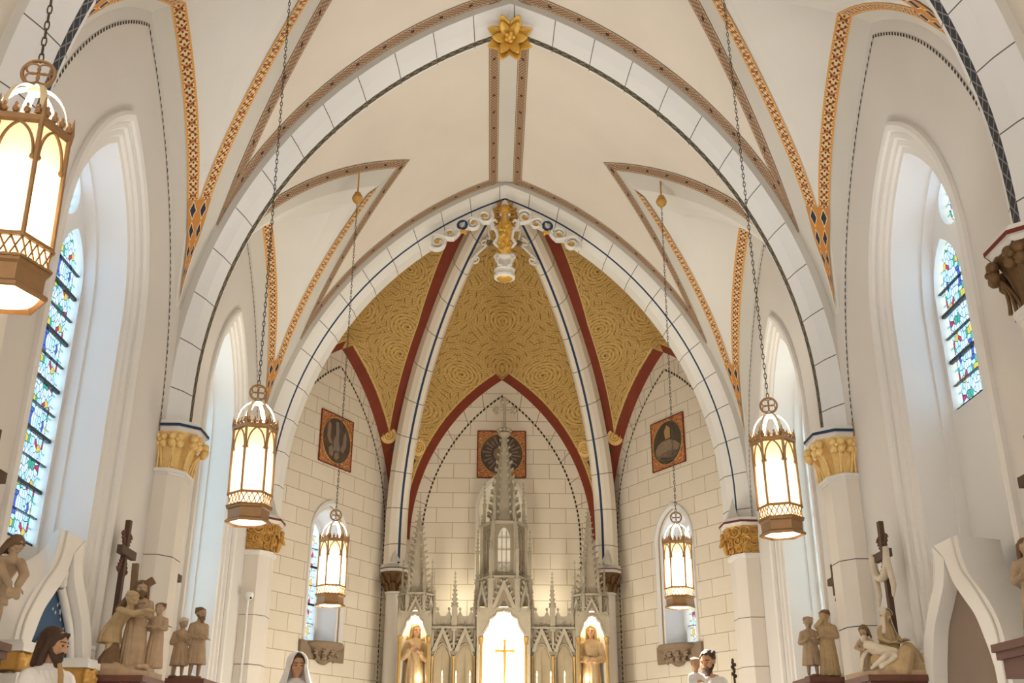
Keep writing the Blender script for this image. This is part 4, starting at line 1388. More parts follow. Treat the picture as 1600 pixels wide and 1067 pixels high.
# candles on the gradine
for i, (x, lab) in enumerate(((-.93, 'white candle on the left altar ledge, leftmost of three'), (-.71, 'white candle on the left altar ledge, middle of three'), (-.49, 'white candle on the left altar ledge, nearest the centre niche'),
                              (.57, 'white candle on the right altar ledge, nearest the centre niche'), (.79, 'white candle on the right altar ledge, middle of three'), (1.01, 'white candle on the right altar ledge, rightmost of three'))):
    r = thing('altar_candle', lab, 'candle', (x, YL - .42, 2.40), 0, 'candles on the altar ledge')
    mb = MB(); mb.lathe([(.05, 0), (.045, .02), (.014, .05), (.014, .18), (.03, .2), (.03, .215), (.01, .22)], 14); mb.build('candlestick', MAT['altargold'], r)
    mb = MB(); mb.lathe([(.0155, .215), (.0155, .58), (.012, .585), (.002, .588)], 12); mb.build('wax_stick', MAT['wax'], r)
    mb = MB(); mb.lathe([(.002, .588), (.009, .61), (.011, .63), (.006, .66), (.001, .685)], 10); mb.build('flame', MAT['flame'], r)

# gilt crucifix in the centre niche
r = thing('altar_crucifix', 'gilt crucifix standing in the brightly lit centre niche', 'crucifix', (XA + .02, YL - .28, 2.40))
mb = MB(); mb.lathe([(.09, 0), (.08, .03), (.03, .07), (.02, .14), (.035, .2), (.05, .24), (.03, .28), (.018, .3)], 16); mb.build('foot', MAT['gold'], r)
mb = MB(); mb.box((0, 0, .72), (.032, .022, .86)); mb.box((0, 0, 1.0), (.26, .022, .032))
for x, z in ((-.13, 1.0), (.13, 1.0), (0, 1.15)):
    for a in range(3):
        b = (pi if x < 0 else 0 if x > 0 else pi / 2) + (a - 1) * 1.2; mb.ell((x + .018 * cos(b), 0, z + .018 * sin(b)), (.016, .012, .016), 8)
mb.build('cross', MAT['gold'], r)
mb = MB(); y = -.025
mb.cap((0, y, .98), (0, y, .88), .026, .02); mb.ell((0, y - .005, 1.03), (.018, .02, .023), 8); mb.cap((0, y, .87), (.01, y - .01, .76), .022, .014); mb.cap((.01, y - .01, .76), (0, y, .64), .013, .008)
for s in (-1, 1): mb.cap((s * .02, y, .985), (s * .11, y + .01, 1.015), .009, .006)
clay(mb.build('corpus', MAT['gold'], r), .005, 1)

# ------------------------------------------------------------------ gilded rose and pendant
r = thing('gilded_rose', 'gilded leaf rose at the crown of the large white arch', 'ornament', (0.0, 10.90, 10.36))
r.rotation_euler = (.5, 0, 0); r.scale = (1.25, 1.25, 1.25)
random.seed(2)


def leaf(c, d, up, L, w, mat, parent, name='leaf', fold=.25, curl=.35):
    """pointed leaf with a raised midrib, growing from c along d"""
    c, d, up = V(c), V(d).normalized(), V(up); up = (up - d * up.dot(d)).normalized(); s = d.cross(up)
    rows = []
    for i in range(9):
        t = i / 8; ww = w * sin(pi * min(1, t * .92 + .06)) ** .8 * (1 - .25 * t)
        row = []
        for j in range(-3, 4):
            q = j / 3; row.append(c + d * (L * t) + s * (ww * q) + up * (L * curl * t * t + ww * fold * abs(q)))
        rows.append(row)
    mb = MB(); mb.grid(rows)
    o = mb.build(name, MAT[mat], parent, 80)
    k = o.modifiers.new('thickness', 'SOLIDIFY'); k.thickness = .014; k.offset = 0
    return o


for k in range(8):
    a = 2 * pi * k / 8 + pi / 8; d = V((cos(a), -.35, sin(a)))
    leaf((0.03 * cos(a), -.02, .03 * sin(a) - .02), d, (0, -1, 0), .235, .075, 'gold', r, curl=.15)
for k in range(6):
    a = 2 * pi * k / 6; d = V((cos(a), -.9, sin(a)))
    leaf((.02 * cos(a), -.06, .02 * sin(a) - .02), d, (cos(a), 0, sin(a)), .17, .06, 'gold', r, curl=.3)
mb = MB(); mb.ell((0, -.12, -.02), (.05, .05, .05), 12)
for k in range(5): mb.ell((.04 * cos(k * 1.257), -.15, -.02 + .04 * sin(k * 1.257)), .022, 8)
mb.build('bud', MAT['gold'], r, 60)
mb = MB(); mb.ell((0, .04, .0), (.10, .06, .10), 16); mb.build('boss_core', MAT['gold'], r)

P0 = V((0, 15.22, 9.0))
pend = thing('carved_pendant', 'carved white and gold pendant with an angel under the chancel arch crown', 'ornament', P0)
mb = MB(); mb.lathe([(.12, 0.0), (.175, .015), (.18, .05), (.165, .06), (.15, .10), (.155, .13), (.18, .15), (.165, .17), (.13, .20), (.125, .30), (.16, .34), (.17, .37), (.15, .40), (.10, .42)], 10, ph=pi / 10)
cup = mb.build('cup', MAT['trimwhite'], pend, 30)
mb = MB()
for k in range(6): mb.tube(spiral((.075 * cos(k * pi / 3), .075 * sin(k * pi / 3), .0), .045, 1.4, (1, 0, 0), (0, 1, 0), k, 18), .011, 6)
mb.ell((0, 0, .005), (.13, .13, .03), 16); mb.build('gold_underside', MAT['gold'], cup)
for s in (-1, 1):
    mb = MB(); P = spiral((s * .135, -.08, .37), .045, 1.2, (s, 0, 0), (0, 0, 1), pi * .5, 18, .3) [::-1] + [V((s * .10, -.11, .40)), V((s * .095, -.12, .33)), V((s * .12, -.135, .26)), V((s * .10, -.15, .19)), V((s * .04, -.16, .17))]
    mb.tube(P, .022, 8); mb.build('lower_scroll', MAT['trimwhite'], pend)
    mb = MB(); P = [V((s * .10, -.10, .52))] + [V((s * .13, -.11, .55)), V((s * .17, -.1, .60)), V((s * .11, -.1, .70)), V((s * .13, -.1, .82)), V((s * .20, -.1, .90)), V((s * .22, -.1, 1.0)), V((s * .16, -.1, 1.04)), V((s * .13, -.1, .99))]
    mb.tube(P, [.02, .03, .034, .034, .034, .034, .034, .028, .018], 8, flat=(1, .8)); mb.build('upper_scroll', MAT['trimwhite'], pend)
    wing = MB(); inner = [(.05, .98), (.07, 1.10), (.10, 1.22), (.085, 1.34), (.045, 1.46)]; outer = [(.14, .98), (.20, 1.08), (.21, 1.20), (.15, 1.34), (.055, 1.47)]
    wing.grid([[V((s * (a[0] + (b[0] - a[0]) * q / 4), .01 - .03 * sin(pi * q / 4) + .01 * (i % 2), a[1] + (b[1] - a[1]) * q / 4)) for q in range(5)] for i, (a, b) in enumerate(zip(smooth_path(inner, 4), smooth_path(outer, 4)))])
    for k in range(6):
        f = k / 6; i = int(f * 16); a_ = smooth_path(inner, 4)[i]; b_ = smooth_path(outer, 4)[i]
        wing.cap((s * a_[0], -.02, a_[1]), (s * b_[0], -.01, b_[1] + .03), .022, .018, 6)
    o = wing.build('wing', MAT['bronzegold'], pend, 60); k_ = o.modifiers.new('thickness', 'SOLIDIFY'); k_.thickness = .02
mb = MB()
mb.cap((0, -.06, .42), (0, -.06, .62), .10, .11); mb.cap((0, -.07, .62), (0, -.07, .92), .095, .075); mb.cap((0, -.07, .90), (0, -.10, 1.10), .06, .042)
mb.ell((0, -.14, 1.19), (.068, .07, .092), 14); mb.cap((0, -.20, 1.20), (0, -.222, 1.165), .011, .017); mb.ell((0, -.195, 1.14), (.026, .016, .009), 8); mb.ell((0, -.185, 1.11), (.03, .03, .025), 8)
for s in (-1, 1):
    mb.ell((s * .028, -.198, 1.215), (.017, .012, .009), 8)
    mb.cap((s * .07, -.08, 1.0), (s * .10, -.12, .86), .032, .026); mb.cap((s * .10, -.12, .86), (s * .02, -.17, .82), .025, .02)
for k in range(26):
    a = k * 2.4; z = .44 + (k / 26) * .5; mb.ell((.095 * cos(a) , -.075 + .1 * -abs(sin(a)), z), (.035, .035, .035), 8)
clay(mb.build('angel', MAT['gold'], pend), .008, 1)
mb = MB(); mb.ell((0, -.11, 1.235), (.078, .065, .078), 12)
for k in range(11): mb.ell((.078 * cos(-.3 + k * 3.74 / 10), -.135, 1.20 + .085 * sin(-.3 + k * 3.74 / 10)), .024, 8)
mb.build('curls', MAT['bronzegold'], pend)
mb = MB(); mb.tube([(0, .0, .4), (0, .05, .9), (0, .1, 1.32)], [.06, .08, .05], 10); mb.build('stem', MAT['trimwhite'], pend)

# scrolled brackets under the chancel arch and on the apse ribs


def scroll_run(name, label, pts, ex, gold_at=None):
    """a run of S scrolls; pts: list of (centre, radius, start angle, sense)"""
    r0 = thing(name, label, 'ornament', pts[0][0])
    off = -V(pts[0][0])
    ex, up, dep = ex
    for k, (c, r, a, sg) in enumerate(pts):
        c = V(c) + off
        mb = MB(); P = spiral(c, r, 1.45, ex, up, a, 30, .25, sg)
        mb.tube(P, [r * (.23 - .08 * i / 30) for i in range(31)], 8, flat=(2.2, 1), up=dep)
        mb.build('scroll', MAT['trimwhite'], r0, 50)
        mb = MB(); mb.ell(c - V(dep) * 0, (r * .30, r * .30, r * .30), 8)
        for q in range(5): mb.ell(c + V(ex) * (r * .30 * cos(q * 1.257)) + V(up) * (r * .30 * sin(q * 1.257)), r * .17, 6)
        mb.build('gold_rosette', MAT['gold'], r0)
    for k in range(len(pts) - 1):
        a, b = V(pts[k][0]) + off, V(pts[k + 1][0]) + off; ra, rb = pts[k][1], pts[k + 1][1]
        sgn = 1 if k % 2 == 0 else -1
        u = V(up); A = a + u * ra * sgn; B = b - u * rb * sgn
        P = [A.lerp(B, i / 10) + u * (sgn * ra * .15 * sin(pi * i / 10 * 2)) for i in range(11)]
        mb = MB(); mb.tube(P, ra * .23, 8, flat=(2.2, 1), up=dep); mb.build('scroll_link', MAT['trimwhite'], r0)
    return r0


for s, nm in ((-1, 'left'), (1, 'right')):
    pts = []
    for k, x in enumerate((1.10, .90, .52, .33)):
        zz = CZ + sqrt(5.345 ** 2 - (x + CX) ** 2) - (.15 if k in (0, 2) else .12)
        pts.append(((s * x, 15.12, zz), (.145, .115, .115, .135)[k], (0, pi, 0, pi)[k], s * (1 if k % 2 == 0 else -1)))
    ex = V((s * .8, 0, -.6)); up = V((s * .6, 0, .8))
    q = scroll_run('scroll_bracket', 'white scrolled bracket with gold rosettes under the chancel arch, %s of the pendant' % nm, pts, (ex, up, V((0, 1, 0))))
    mb = MB(); c = V((s * .70, 15.08, CZ + sqrt(5.345 ** 2 - 2.70 ** 2) - .10)) - V(pts[0][0])
    mb.tube([c + ex * (.075 * cos(2 * pi * i / 20)) + up * (.07 * sin(2 * pi * i / 20)) for i in range(20)], .022, 8, closed=True); mb.build('blue_ring', MAT['blue'], q)
    mb = MB(); mb.ell(c + V((0, .02, 0)), (.05, .02, .05), 12); mb.build('grey_boss', MAT['cellgrey'], q)
    mb = MB()
    for i in range(7): mb.ell(c + V((s * .03 * (i % 3 - 1) - s * .02, -.01, -.12 - .02 * (i // 3))), .026, 6)
    mb.build('gold_fruit', MAT['gold'], q)
    # crockets running down the apse rib
    d = V((s * 1.9, 2.5, 0)).normalized(); pts = []
    for k, f in enumerate((.80, .86, .91, .955)):
        p = apse_line(s, 6.42, f) - d * .02
        pts.append((p + V((-s * .06, -.05, -.02)), .075, (pi / 2, 0, pi / 2, 0)[k], s))
    tdir = (V(pts[1][0]) - V(pts[0][0])).normalized()
    q = scroll_run('rib_crocket', 'white scrolled crockets on the upper end of the %s apse rib' % nm, pts, (tdir, V((-tdir.z * s * -1, 0, 0)).normalized() if abs(tdir.z) > .1 else V((1, 0, 0)), V((0, 1, 0))))
    mb = MB(); c = V((pts[1][0])) - V(pts[0][0]) + V((-s * .09, -.02, -.05))
    for i in range(9): mb.ell(c + V((.035 * cos(i * 2.4), -.03, .035 * sin(i * 2.4))), .03, 6)
    mb.build('grey_flower', MAT['greystone'], q)

# ------------------------------------------------------------------ painted panels on the apse walls


def panel(label, F, c, z0, z1, w, kind):
    r = thing('painted_panel', label, 'painting', F(c, (z0 + z1) / 2, 0))
    M = Matrix.Translation(-r.location); zc = (z0 + z1) / 2
    mb = MB(M); mb.plate([(c - w / 2, z0), (c + w / 2, z0), (c + w / 2, z1), (c - w / 2, z1)], [], F, -.02, .0); mb.build('scroll_ground', MAT['panel'], r, 0)
    mb = MB(M)
    t = .018
    for a, b in (((c - w / 2, z0), (c + w / 2, z0)), ((c + w / 2, z0), (c + w / 2, z1)), ((c + w / 2, z1), (c - w / 2, z1)), ((c - w / 2, z1), (c - w / 2, z0))):
        mb.tube([F(a[0], a[1], -.02), F(b[0], b[1], -.02)], t * .6, 6)
    mb.build('edge_border', MAT['red'], r)
    el = lambda k, d: [F(c + w * .44 * k * cos(2 * pi * i / 48), zc + (z1 - z0) * .44 * k * sin(2 * pi * i / 48), d) for i in range(48)]
    mb = MB(M); mb.poly(el(1, -.024)); mb.build('dark_field', MAT[{'l': 'oval1', 'r': 'oval2', 'c': 'oval1'}[kind]], r, 0)
    mb = MB(M); mb.tube(el(1.01, -.024), .009, 6, closed=True); mb.build('oval_ring', MAT['altargold'], r)

    def shape(name, pts, mat):
        mb = MB(M); mb.plate([(c + u * w, zc + v * (z1 - z0)) for u, v in pts], [], F, -.028); mb.build(name, MAT[mat], r, 0)
    if kind == 'c':
        for k in range(24):
            a = 2 * pi * k / 24 + pi / 24; p = []
            for rr, q in ((.22, .014), (.40 if k % 2 else .34, .018)):
                p.append((rr * cos(a) - q * sin(a), rr * sin(a) + q * cos(a), rr * cos(a) + q * sin(a), rr * sin(a) - q * cos(a)))
            shape('ray', [(p[0][0], p[0][1]), (p[0][2], p[0][3]), (p[1][2], p[1][3]), (p[1][0], p[1][1])], 'nichewarm')
        shape('dove', [(.17 * cos(2 * pi * i / 20), .16 * sin(2 * pi * i / 20)) for i in range(20)], 'greystone')
    elif kind == 'l':
        shape('raised_wing', [(-.30, .22), (-.27, .33), (-.2, .27), (-.2, .02), (-.12, -.1), (-.22, -.1), (-.31, .02)], 'greystone')
        shape('raised_wing', [(.30, .12), (.27, .25), (.2, .15), (.18, -.05), (.1, -.15), (.22, -.2), (.3, -.05)], 'greystone')
        shape('bird_neck', [(-.06, .36), (.02, .38), (.06, .2), (.06, 0), (.12, -.2), (-.1, -.22), (-.1, -.02), (-.04, .1)], 'nichewarm')
        shape('nestling', [(-.25, -.2), (-.15, -.12), (-.08, -.22), (-.1, -.33), (-.2, -.33)], 'greystone'); shape('nestling', [(-.04, -.25), (.06, -.22), (.1, -.32), (.02, -.38), (-.06, -.36)], 'greystone')
    else:
        shape('lower_hill', [(-.38, -.12), (-.25, -.02), (-.05, .06), (.15, .06), (.3, 0), (.38, -.1), (.32, -.28), (.1, -.40), (-.15, -.38), (-.32, -.26)], 'oval1' if False else 'greystone')
        shape('green_ground', [(-.34, -.22), (0, -.16), (.34, -.22), (.2, -.36), (0, -.41), (-.2, -.36)], 'oval2')
        shape('brown_figure', [(-.1, .08), (.06, .08), (.08, .25), (0, .36), (-.1, .28)], 'tan')
    return r


panel('square painting with a pale bird in a dark oval on the left apse wall', FL, LC, 6.30, 7.18, .87, 'l')
panel('square painting with a dark green landscape oval on the right apse wall', FR, LC, 6.33, 7.18, .87, 'r')
panel('square painting with pale rays round a dark roundel behind the altar spire', FC, 0, 6.54, 7.42, .88, 'c')

# carved brackets under the apse windows
for F, nm, sg in ((FL, 'left', 1), (FR, 'right', 1)):
    r = thing('stone_bracket', 'carved grey stone bracket under the %s apse window' % nm, 'bracket', F(LC, 3.3, 0))
    M = Matrix.Translation(-r.location)
    mb = MB(M); mb.plate([(LC - .56, 3.19), (LC + .53, 3.19), (LC + .53, 3.45), (LC - .56, 3.45)], [], F, -.05, .0); mb.build('back_slab', MAT['greystone'], r, 0)
    mb = MB(M); L = []
    for q, z in ((.30, 3.37), (.36, 3.375), (.40, 3.41), (.40, 3.435), (.38, 3.455)):
        L.append([F(LC + q * cos(pi * i / 24), z, -.05 - q * .62 * sin(pi * i / 24)) for i in range(25)])
    mb.grid(L); mb.poly(L[-1]); mb.poly(L[0]); mb.build('shelf', MAT['greystone'], r, 30)
    mb = MB(M); L = []
    for q, z in ((.34, 3.375), (.28, 3.33), (.20, 3.25), (.13, 3.17), (.06, 3.13), (.01, 3.12)):
        L.append([F(LC + q * cos(pi * i / 24), z, -.05 - q * .62 * sin(pi * i / 24)) for i in range(25)])
    mb.grid(L); mb.build('corbel', MAT['greystone'], r, 60)
    for k in range(5):
        a = pi * (k + .5) / 5; mb = MB(M)
        for z, q in ((3.30, .27), (3.22, .20)):
            o = F(LC + q * cos(a), z, -.05 - q * .62 * sin(a) - .02)
            for j in range(5):
                b = F(LC + q * cos(a) + .045 * cos(j * 1.257), z + .04 * sin(j * 1.257), -.06 - q * .62 * sin(a)); mb.cap(o, b, .025, .022, 6)
        mb.build('carved_leaf', MAT['greystone'], r, 60)
# ------------------------------------------------------------------ statues


def hand(mb, w, d, up, k, curl=.35):
    """palm, five bent fingers; w wrist, d direction, up back of the hand"""
    w, d, up = V(w), V(d).normalized(), V(up); up = (up - d * up.dot(d)).normalized(); s = d.cross(up)
    p = w + d * .045 * k
    mb.cap(w, p, .016 * k, .022 * k, 8); mb.cap(w + d * .02 * k - s * .012 * k, p - s * .014 * k, .014 * k, .016 * k, 6); mb.cap(w + d * .02 * k + s * .012 * k, p + s * .014 * k, .014 * k, .016 * k, 6)
    for i, L in enumerate((.042, .05, .046, .036)):
        b = p + s * ((i - 1.5) * .014 * k) + d * .012 * k
        m = b + (d * cos(curl) - up * sin(curl)) * L * .55 * k; e = m + (d * cos(curl * 2.2) - up * sin(curl * 2.2)) * L * .5 * k
        mb.cap(b, m, .0078 * k, .0072 * k, 6); mb.cap(m, e, .0072 * k, .006 * k, 6)
    t = w + d * .018 * k - s * .02 * k
    t1 = t + (d * .5 - s * .8 - up * .2).normalized() * .026 * k
    mb.cap(t, t1, .010 * k, .0085 * k, 6); mb.cap(t1, t1 + (d * .9 - s * .3 - up * .2).normalized() * .024 * k, .0085 * k, .007 * k, 6)


def head(mb, c, R, k, ears=True):
    """skull, jaw, brow, nose, lips, eyes, ears; front is -y in the frame R"""
    P = lambda x, y, z: V(c) + R @ V((x * k, y * k, z * k))
    rot = R.to_euler()
    mb.ell(P(0, .006, .012), (.050 * k, .062 * k, .060 * k), 16, rot); mb.ell(P(0, -.014, -.022), (.040 * k, .044 * k, .052 * k), 14, rot)
    mb.ell(P(0, -.034, -.056), (.020 * k, .018 * k, .016 * k), 10, rot)
    mb.cap(P(0, -.052, .014), P(0, -.071, -.014), .006 * k, .0105 * k, 8)
    for s in (-1, 1):
        mb.cap(P(s * .008, -.055, .020), P(s * .034, -.046, .018), .007 * k, .006 * k, 8)
        mb.ell(P(s * .019, -.050, .007), (.0105 * k, .008 * k, .0055 * k), 8, rot)
        mb.ell(P(s * .030, -.036, -.016), (.015 * k, .016 * k, .014 * k), 8, rot)
        mb.ell(P(s * .009, -.060, -.014), (.006 * k, .007 * k, .005 * k), 6, rot)
        if ears: mb.ell(P(s * .050, .008, -.002), (.008 * k, .014 * k, .019 * k), 8, rot)
    mb.ell(P(0, -.055, -.030), (.016 * k, .009 * k, .0042 * k), 8, rot); mb.ell(P(0, -.053, -.038), (.014 * k, .009 * k, .005 * k), 8, rot)


def robe_grid(mb, secs, folds=8, amp=.19, seed=0, n=48):
    """secs: (cx, cy, z, rx, ry) from hem to neck"""
    rows = []; random.seed(seed); ph = [random.random() * 6.28 for _ in range(3)]
    ns = len(secs) - 1
    for i in range(ns * 4 + 1):
        f = i / 4; a = min(int(f), ns - 1); t = f - a
        q = [secs[a][j] + (secs[a + 1][j] - secs[a][j]) * t for j in range(5)]
        fr = 1 - i / (ns * 4); row = []
        for k in range(n):
            th = 2 * pi * k / n
            w = 1 + amp * (fr ** .7) * (sin(folds * th + ph[0] + 1.5 * fr) * .6 + .4 * sin((folds + 4) * th + ph[1] - 2 * fr))
            row.append(V((q[0] + q[3] * w * cos(th), q[1] + q[4] * w * sin(th), q[2])))
        rows.append(row)
    I = mb.grid(rows, 0, None, False, True)
    mb.face(list(I[0])); mb.face(list(reversed(I[-1])))


ROBE = [(0, 0, 0, .125, .105), (0, 0, .16, .112, .092), (0, 0, .34, .10, .08), (0, 0, .50, .092, .068), (0, 0, .60, .082, .060), (0, 0, .70, .100, .066), (0, 0, .78, .112, .060), (0, .004, .825, .085, .046), (0, .004, .85, .038, .036)]


def figure(name, parent, H, loc_, rz, m, hair=None, arms=None, robe=None, lean=(0, 0), hd=(0, 0, 0), beard=False, veil=None, long_hair=False, mantle=None, legs=False, belt=False, seed=0, voxel=None, mono=True, tilt=(0, 0), hs=1.0, cloth=None, smooth=1, wide=1.0):
    """a standing, bending or seated figure; units of its height; front is -y.
    mono: flesh and dress are one carved surface; otherwise dress is a child of the body."""
    hold = Matrix.Translation(V(loc_)) @ Euler((tilt[0], tilt[1], rz)).to_matrix().to_4x4() @ Matrix.Diagonal((H * wide, H * wide, H, 1))
    robe = robe or ROBE
    B = MB(hold); D = B if mono else MB(hold)
    top = V((robe[-1][0], robe[-1][1], robe[-1][2])); sh = V((robe[-3][0], robe[-3][1], robe[-3][2]))
    hc = top + V((lean[0], lean[1] - .012, .085 * hs))
    R = Euler(hd).to_matrix()
    B.cap(top - V((0, 0, .05)), hc + V((0, .008, -.02)), .032 * hs, .028 * hs, 10)
    head(B, hc, R, hs)
    robe_grid(D, robe, seed=seed)
    if not mono:                                              # the body under the dress
        for s in (-1, 1): B.cap(sh + V((s * .03, 0, -.28)), (s * .045 + robe[0][0], robe[0][1] - .02, robe[0][2] + .03), .05, .024, 10); B.cap((s * .045 + robe[0][0], robe[0][1] - .02, robe[0][2] + .03), (s * .045 + robe[0][0], robe[0][1] - robe[0][4] * .75, robe[0][2] + .018), .022, .02, 8)
        B.cap(sh - V((0, 0, .28)), sh - V((0, 0, .04)), .055, .06, 12); B.cap(sh + V((-.05, 0, 0)), sh + V((.05, 0, 0)), .04, .04, 10)
    for s, a in zip((-1, 1), arms or (((.135, .0, -.18), (.06, -.10, -.14), (-.3, -1, .5)), ((.135, .0, -.18), (.06, -.10, -.14), (-.3, -1, .5)))):
        if a is None: continue
        e = sh + V((s * a[0][0], a[0][1], a[0][2])); w = sh + V((s * a[1][0], a[1][1], a[1][2])); d = V((s * a[2][0], a[2][1], a[2][2]))
        s0 = sh + V((s * .098, 0, -.005))
        B.cap(s0, e, .032, .026, 10); B.cap(e, w, .025, .017, 10)
        hand(B, w, d, (0, 0, 1) if abs(d.normalized().z) < .8 else (0, -1, 0), 1.0 * hs)
        D.cap(s0, e, .044, .044, 10); D.cap(e, w.lerp(e, .18), .043, .036, 10)
    if legs:
        for s in (-1, 1):
            B.cap((s * .045, 0, robe[0][2] + .08), (s * .055, -.015, .26), .05, .036, 10); B.cap((s * .055, -.015, .26), (s * .06, .01, .03), .036, .022, 10)
            B.cap((s * .06, .012, .018), (s * .066, -.065, .014), .022, .016, 8)
    else:
        for s in (-1, 1): B.cap((s * .045 + robe[0][0], robe[0][1] - robe[0][4] * .75, robe[0][2] + .018), (s * .055 + robe[0][0], robe[0][1] - robe[0][4] * 1.2, robe[0][2] + .014), .022, .018, 8)
    if belt and not mono is None:
        z = .60; D.tube([V((.088 * cos(2 * pi * i / 24) + robe[4][0], robe[4][1] + .066 * sin(2 * pi * i / 24), robe[4][2])) for i in range(24)], .010, 6, closed=True)
    if True:                                                  # raised folds of the cloth
        n_ = len(robe) - 1
        def onrobe(th, f):
            i = min(int(f * n_), n_ - 1); t = f * n_ - i; q = [robe[i][j] + (robe[i + 1][j] - robe[i][j]) * t for j in range(5)]
            return V((q[0] + q[3] * cos(th), q[1] + q[4] * sin(th), q[2]))
        random.seed(seed + 50)
        for k in range(11):
            th = pi + (k + .5) / 11 * pi + (random.random() - .5) * .15; f1 = .42 + random.random() * .22; tw = (random.random() - .5) * .5
            D.tube([onrobe(th + tw * g, f1 * (1 - g)) for g in (0, .25, .5, .75, 1)], [.006, .015, .020, .022, .024], 6)
        for k in range(4):
            D.tube([onrobe(pi * (1.12 + .10 * k) + g * (.85 - .1 * k), .86 - .10 * k * g - (.34 + .03 * k) * g) for g in (0, .25, .5, .75, 1)], [.010, .017, .018, .017, .010], 6)
    if mantle:                                                # heavy cloak over shoulders, open in front
        for (x0, y0, z0, x1, y1, z1, r0, r1) in mantle: D.cap(sh + V((x0, y0, z0)), sh + V((x1, y1, z1)), r0, r1, 10)
    vx = voxel or max(.006, H * .0085)
    body = clay(B.build(name, MAT[m], parent, 60), vx, smooth)
    if not mono: clay(D.build('dress', MAT[cloth or m], body, 60), vx, smooth)
    Hp = lambda x, y, z: hc + R @ V((x * hs, y * hs, z * hs))
    if not mono:
        for s in (-1, 1):
            e = MB(hold); e.cap(Hp(s * .010, -.0575, .0235), Hp(s * .034, -.0475, .0215), .0042 * hs, .003 * hs, 6); e.build('eyebrow', MAT[hair or 'hair'], body, 60)
            e = MB(hold); e.ell(Hp(s * .020, -.0565, .007), (.0075 * hs, .004 * hs, .0036 * hs), 8, R.to_euler()); e.build('eye', MAT['blackp'], body, 60)
    if hair:
        h = MB(hold); rot = R.to_euler()
        h.ell(Hp(0, .024, .028), (.056 * hs, .060 * hs, .058 * hs), 14, rot)
        if long_hair:
            for s in (-1, 1):
                h.cap(Hp(s * .047, .0, .02), Hp(s * .052, .008, -.06), .020 * hs, .020 * hs, 8); h.cap(Hp(s * .052, .008, -.06), Hp(s * .058, -.004, -.125), .020 * hs, .013 * hs, 8)
                for q in range(4): h.cap(Hp(s * (.012 + q * .011), -.045 + q * .012, .058 - q * .006), Hp(s * (.046 + q * .002), -.012 + q * .012, -.01 - q * .01), .010 * hs, .010 * hs, 6)
            h.cap(Hp(0, .045, .0), Hp(0, .050, -.10), .036 * hs, .026 * hs, 8)
            h.cap(Hp(.025, .045, .0), Hp(.03, .045, -.10), .03 * hs, .02 * hs, 8); h.cap(Hp(-.025, .045, .0), Hp(-.03, .045, -.10), .03 * hs, .02 * hs, 8)
        else:
            for q in range(14): a = q * 2.4; h.ell(Hp(.045 * cos(a), .015 + .05 * sin(a) * (1 if sin(a) > 0 else .7), .045 + .012 * sin(q)), .019 * hs, 6)
        clay(h.build('hair', MAT[hair], body, 60), vx * .8, 1)
    if beard:
        b = MB(hold)
        b.cap(Hp(0, -.046, -.050), Hp(0, -.052, -.088), .024 * hs, .013 * hs, 8)
        for s in (-1, 1):
            b.cap(Hp(s * .040, -.012, -.022), Hp(s * .020, -.044, -.060), .013 * hs, .016 * hs, 8); b.cap(Hp(s * .004, -.062, -.023), Hp(s * .022, -.052, -.036), .006 * hs, .006 * hs, 6)
            b.cap(Hp(s * .010, -.048, -.06), Hp(s * .012, -.05, -.098), .015 * hs, .008 * hs, 8)
        clay(b.build('beard', MAT[hair or m], body, 60), vx * .8, 1)
    if veil:
        v = MB(hold); rows = []
        for i in range(13):
            t = i / 12; row = []
            for k in range(29):
                a = -pi * .5 + (k / 28 - .5) * 2 * pi * .76 + pi     # opens to the front
                if t < .35:
                    q = t / .35 * pi / 2; r = sin(q) * .064; p = Hp(r * cos(a), .006 + r * 1.08 * sin(a), .018 + .064 * cos(q))
                else:
                    q = (t - .35) / .65; r = .064 + .085 * q ** 1.3
                    p = Hp(0, .006, .018) + V((r * cos(a) * (1 + .05 * sin(9 * a)), r * .85 * sin(a) + .012 * q, -.24 * q * hs))
                row.append(p)
            rows.append(row)
        v.grid(rows); o = v.build('veil', MAT[veil], body, 80); k = o.modifiers.new('thickness', 'SOLIDIFY'); k.thickness = .012 * H; k.offset = 1
    return body


def plinth(parent, name, pts, z0, z1, mat, M=None):
    mb = MB(M); n = len(pts); mb.plate(pts, [], lambda u, v, d: V((u, v, d)), z1, z0); mb.poly([V((u, v, z0)) for u, v in pts]); return mb.build(name, MAT[mat], parent, 20)


def rocks(parent, boxes, mat='stat', seed=1):
    mb = MB(); random.seed(seed)
    for (x, y, z, a, b, c) in boxes:
        mb.ell((x, y, z), (a, b, c), 12)
        for _ in range(5): mb.ell((x + (random.random() - .5) * a * 1.5, y + (random.random() - .5) * b * 1.5, z + c * .4), (a * .3, b * .3, c * .5), 8)
    return clay(mb.build('rocky_ground', MAT[mat], parent, 60), .012, 1)


def wall_cross(parent, x, y, z0, z1, za, arm, s, rays=True, mat='wood', lean=0.0):
    """tall wooden cross set close to the wall; local coordinates"""
    mb = MB(); mb.box((x, y, (z0 + z1) / 2), (.045, .06, z1 - z0)); c = mb.build('cross_post', MAT[mat], parent, 0)
    mb = MB(); mb.box((x - s * .02, y, za), (.05, arm * 2, .075)); mb.build('cross_beam', MAT[mat], parent, 0)
    if rays:
        for a in (1, -1):
            for b in (1, -1):
                mb = MB(); o = V((x, y, za)); e = o + V((0, a * .115, b * .17))
                mb.cap(o, e, .014, .014, 6)
                for q in range(3):
                    t = .6 + .2 * q; p = o.lerp(e, t); w = V((0, b * .17, -a * .115)).normalized() * .03
                    mb.cap(p - w, p + w, .010, .010, 6)
                mb.build('ornate_ray', MAT['woodred'], parent, 60)


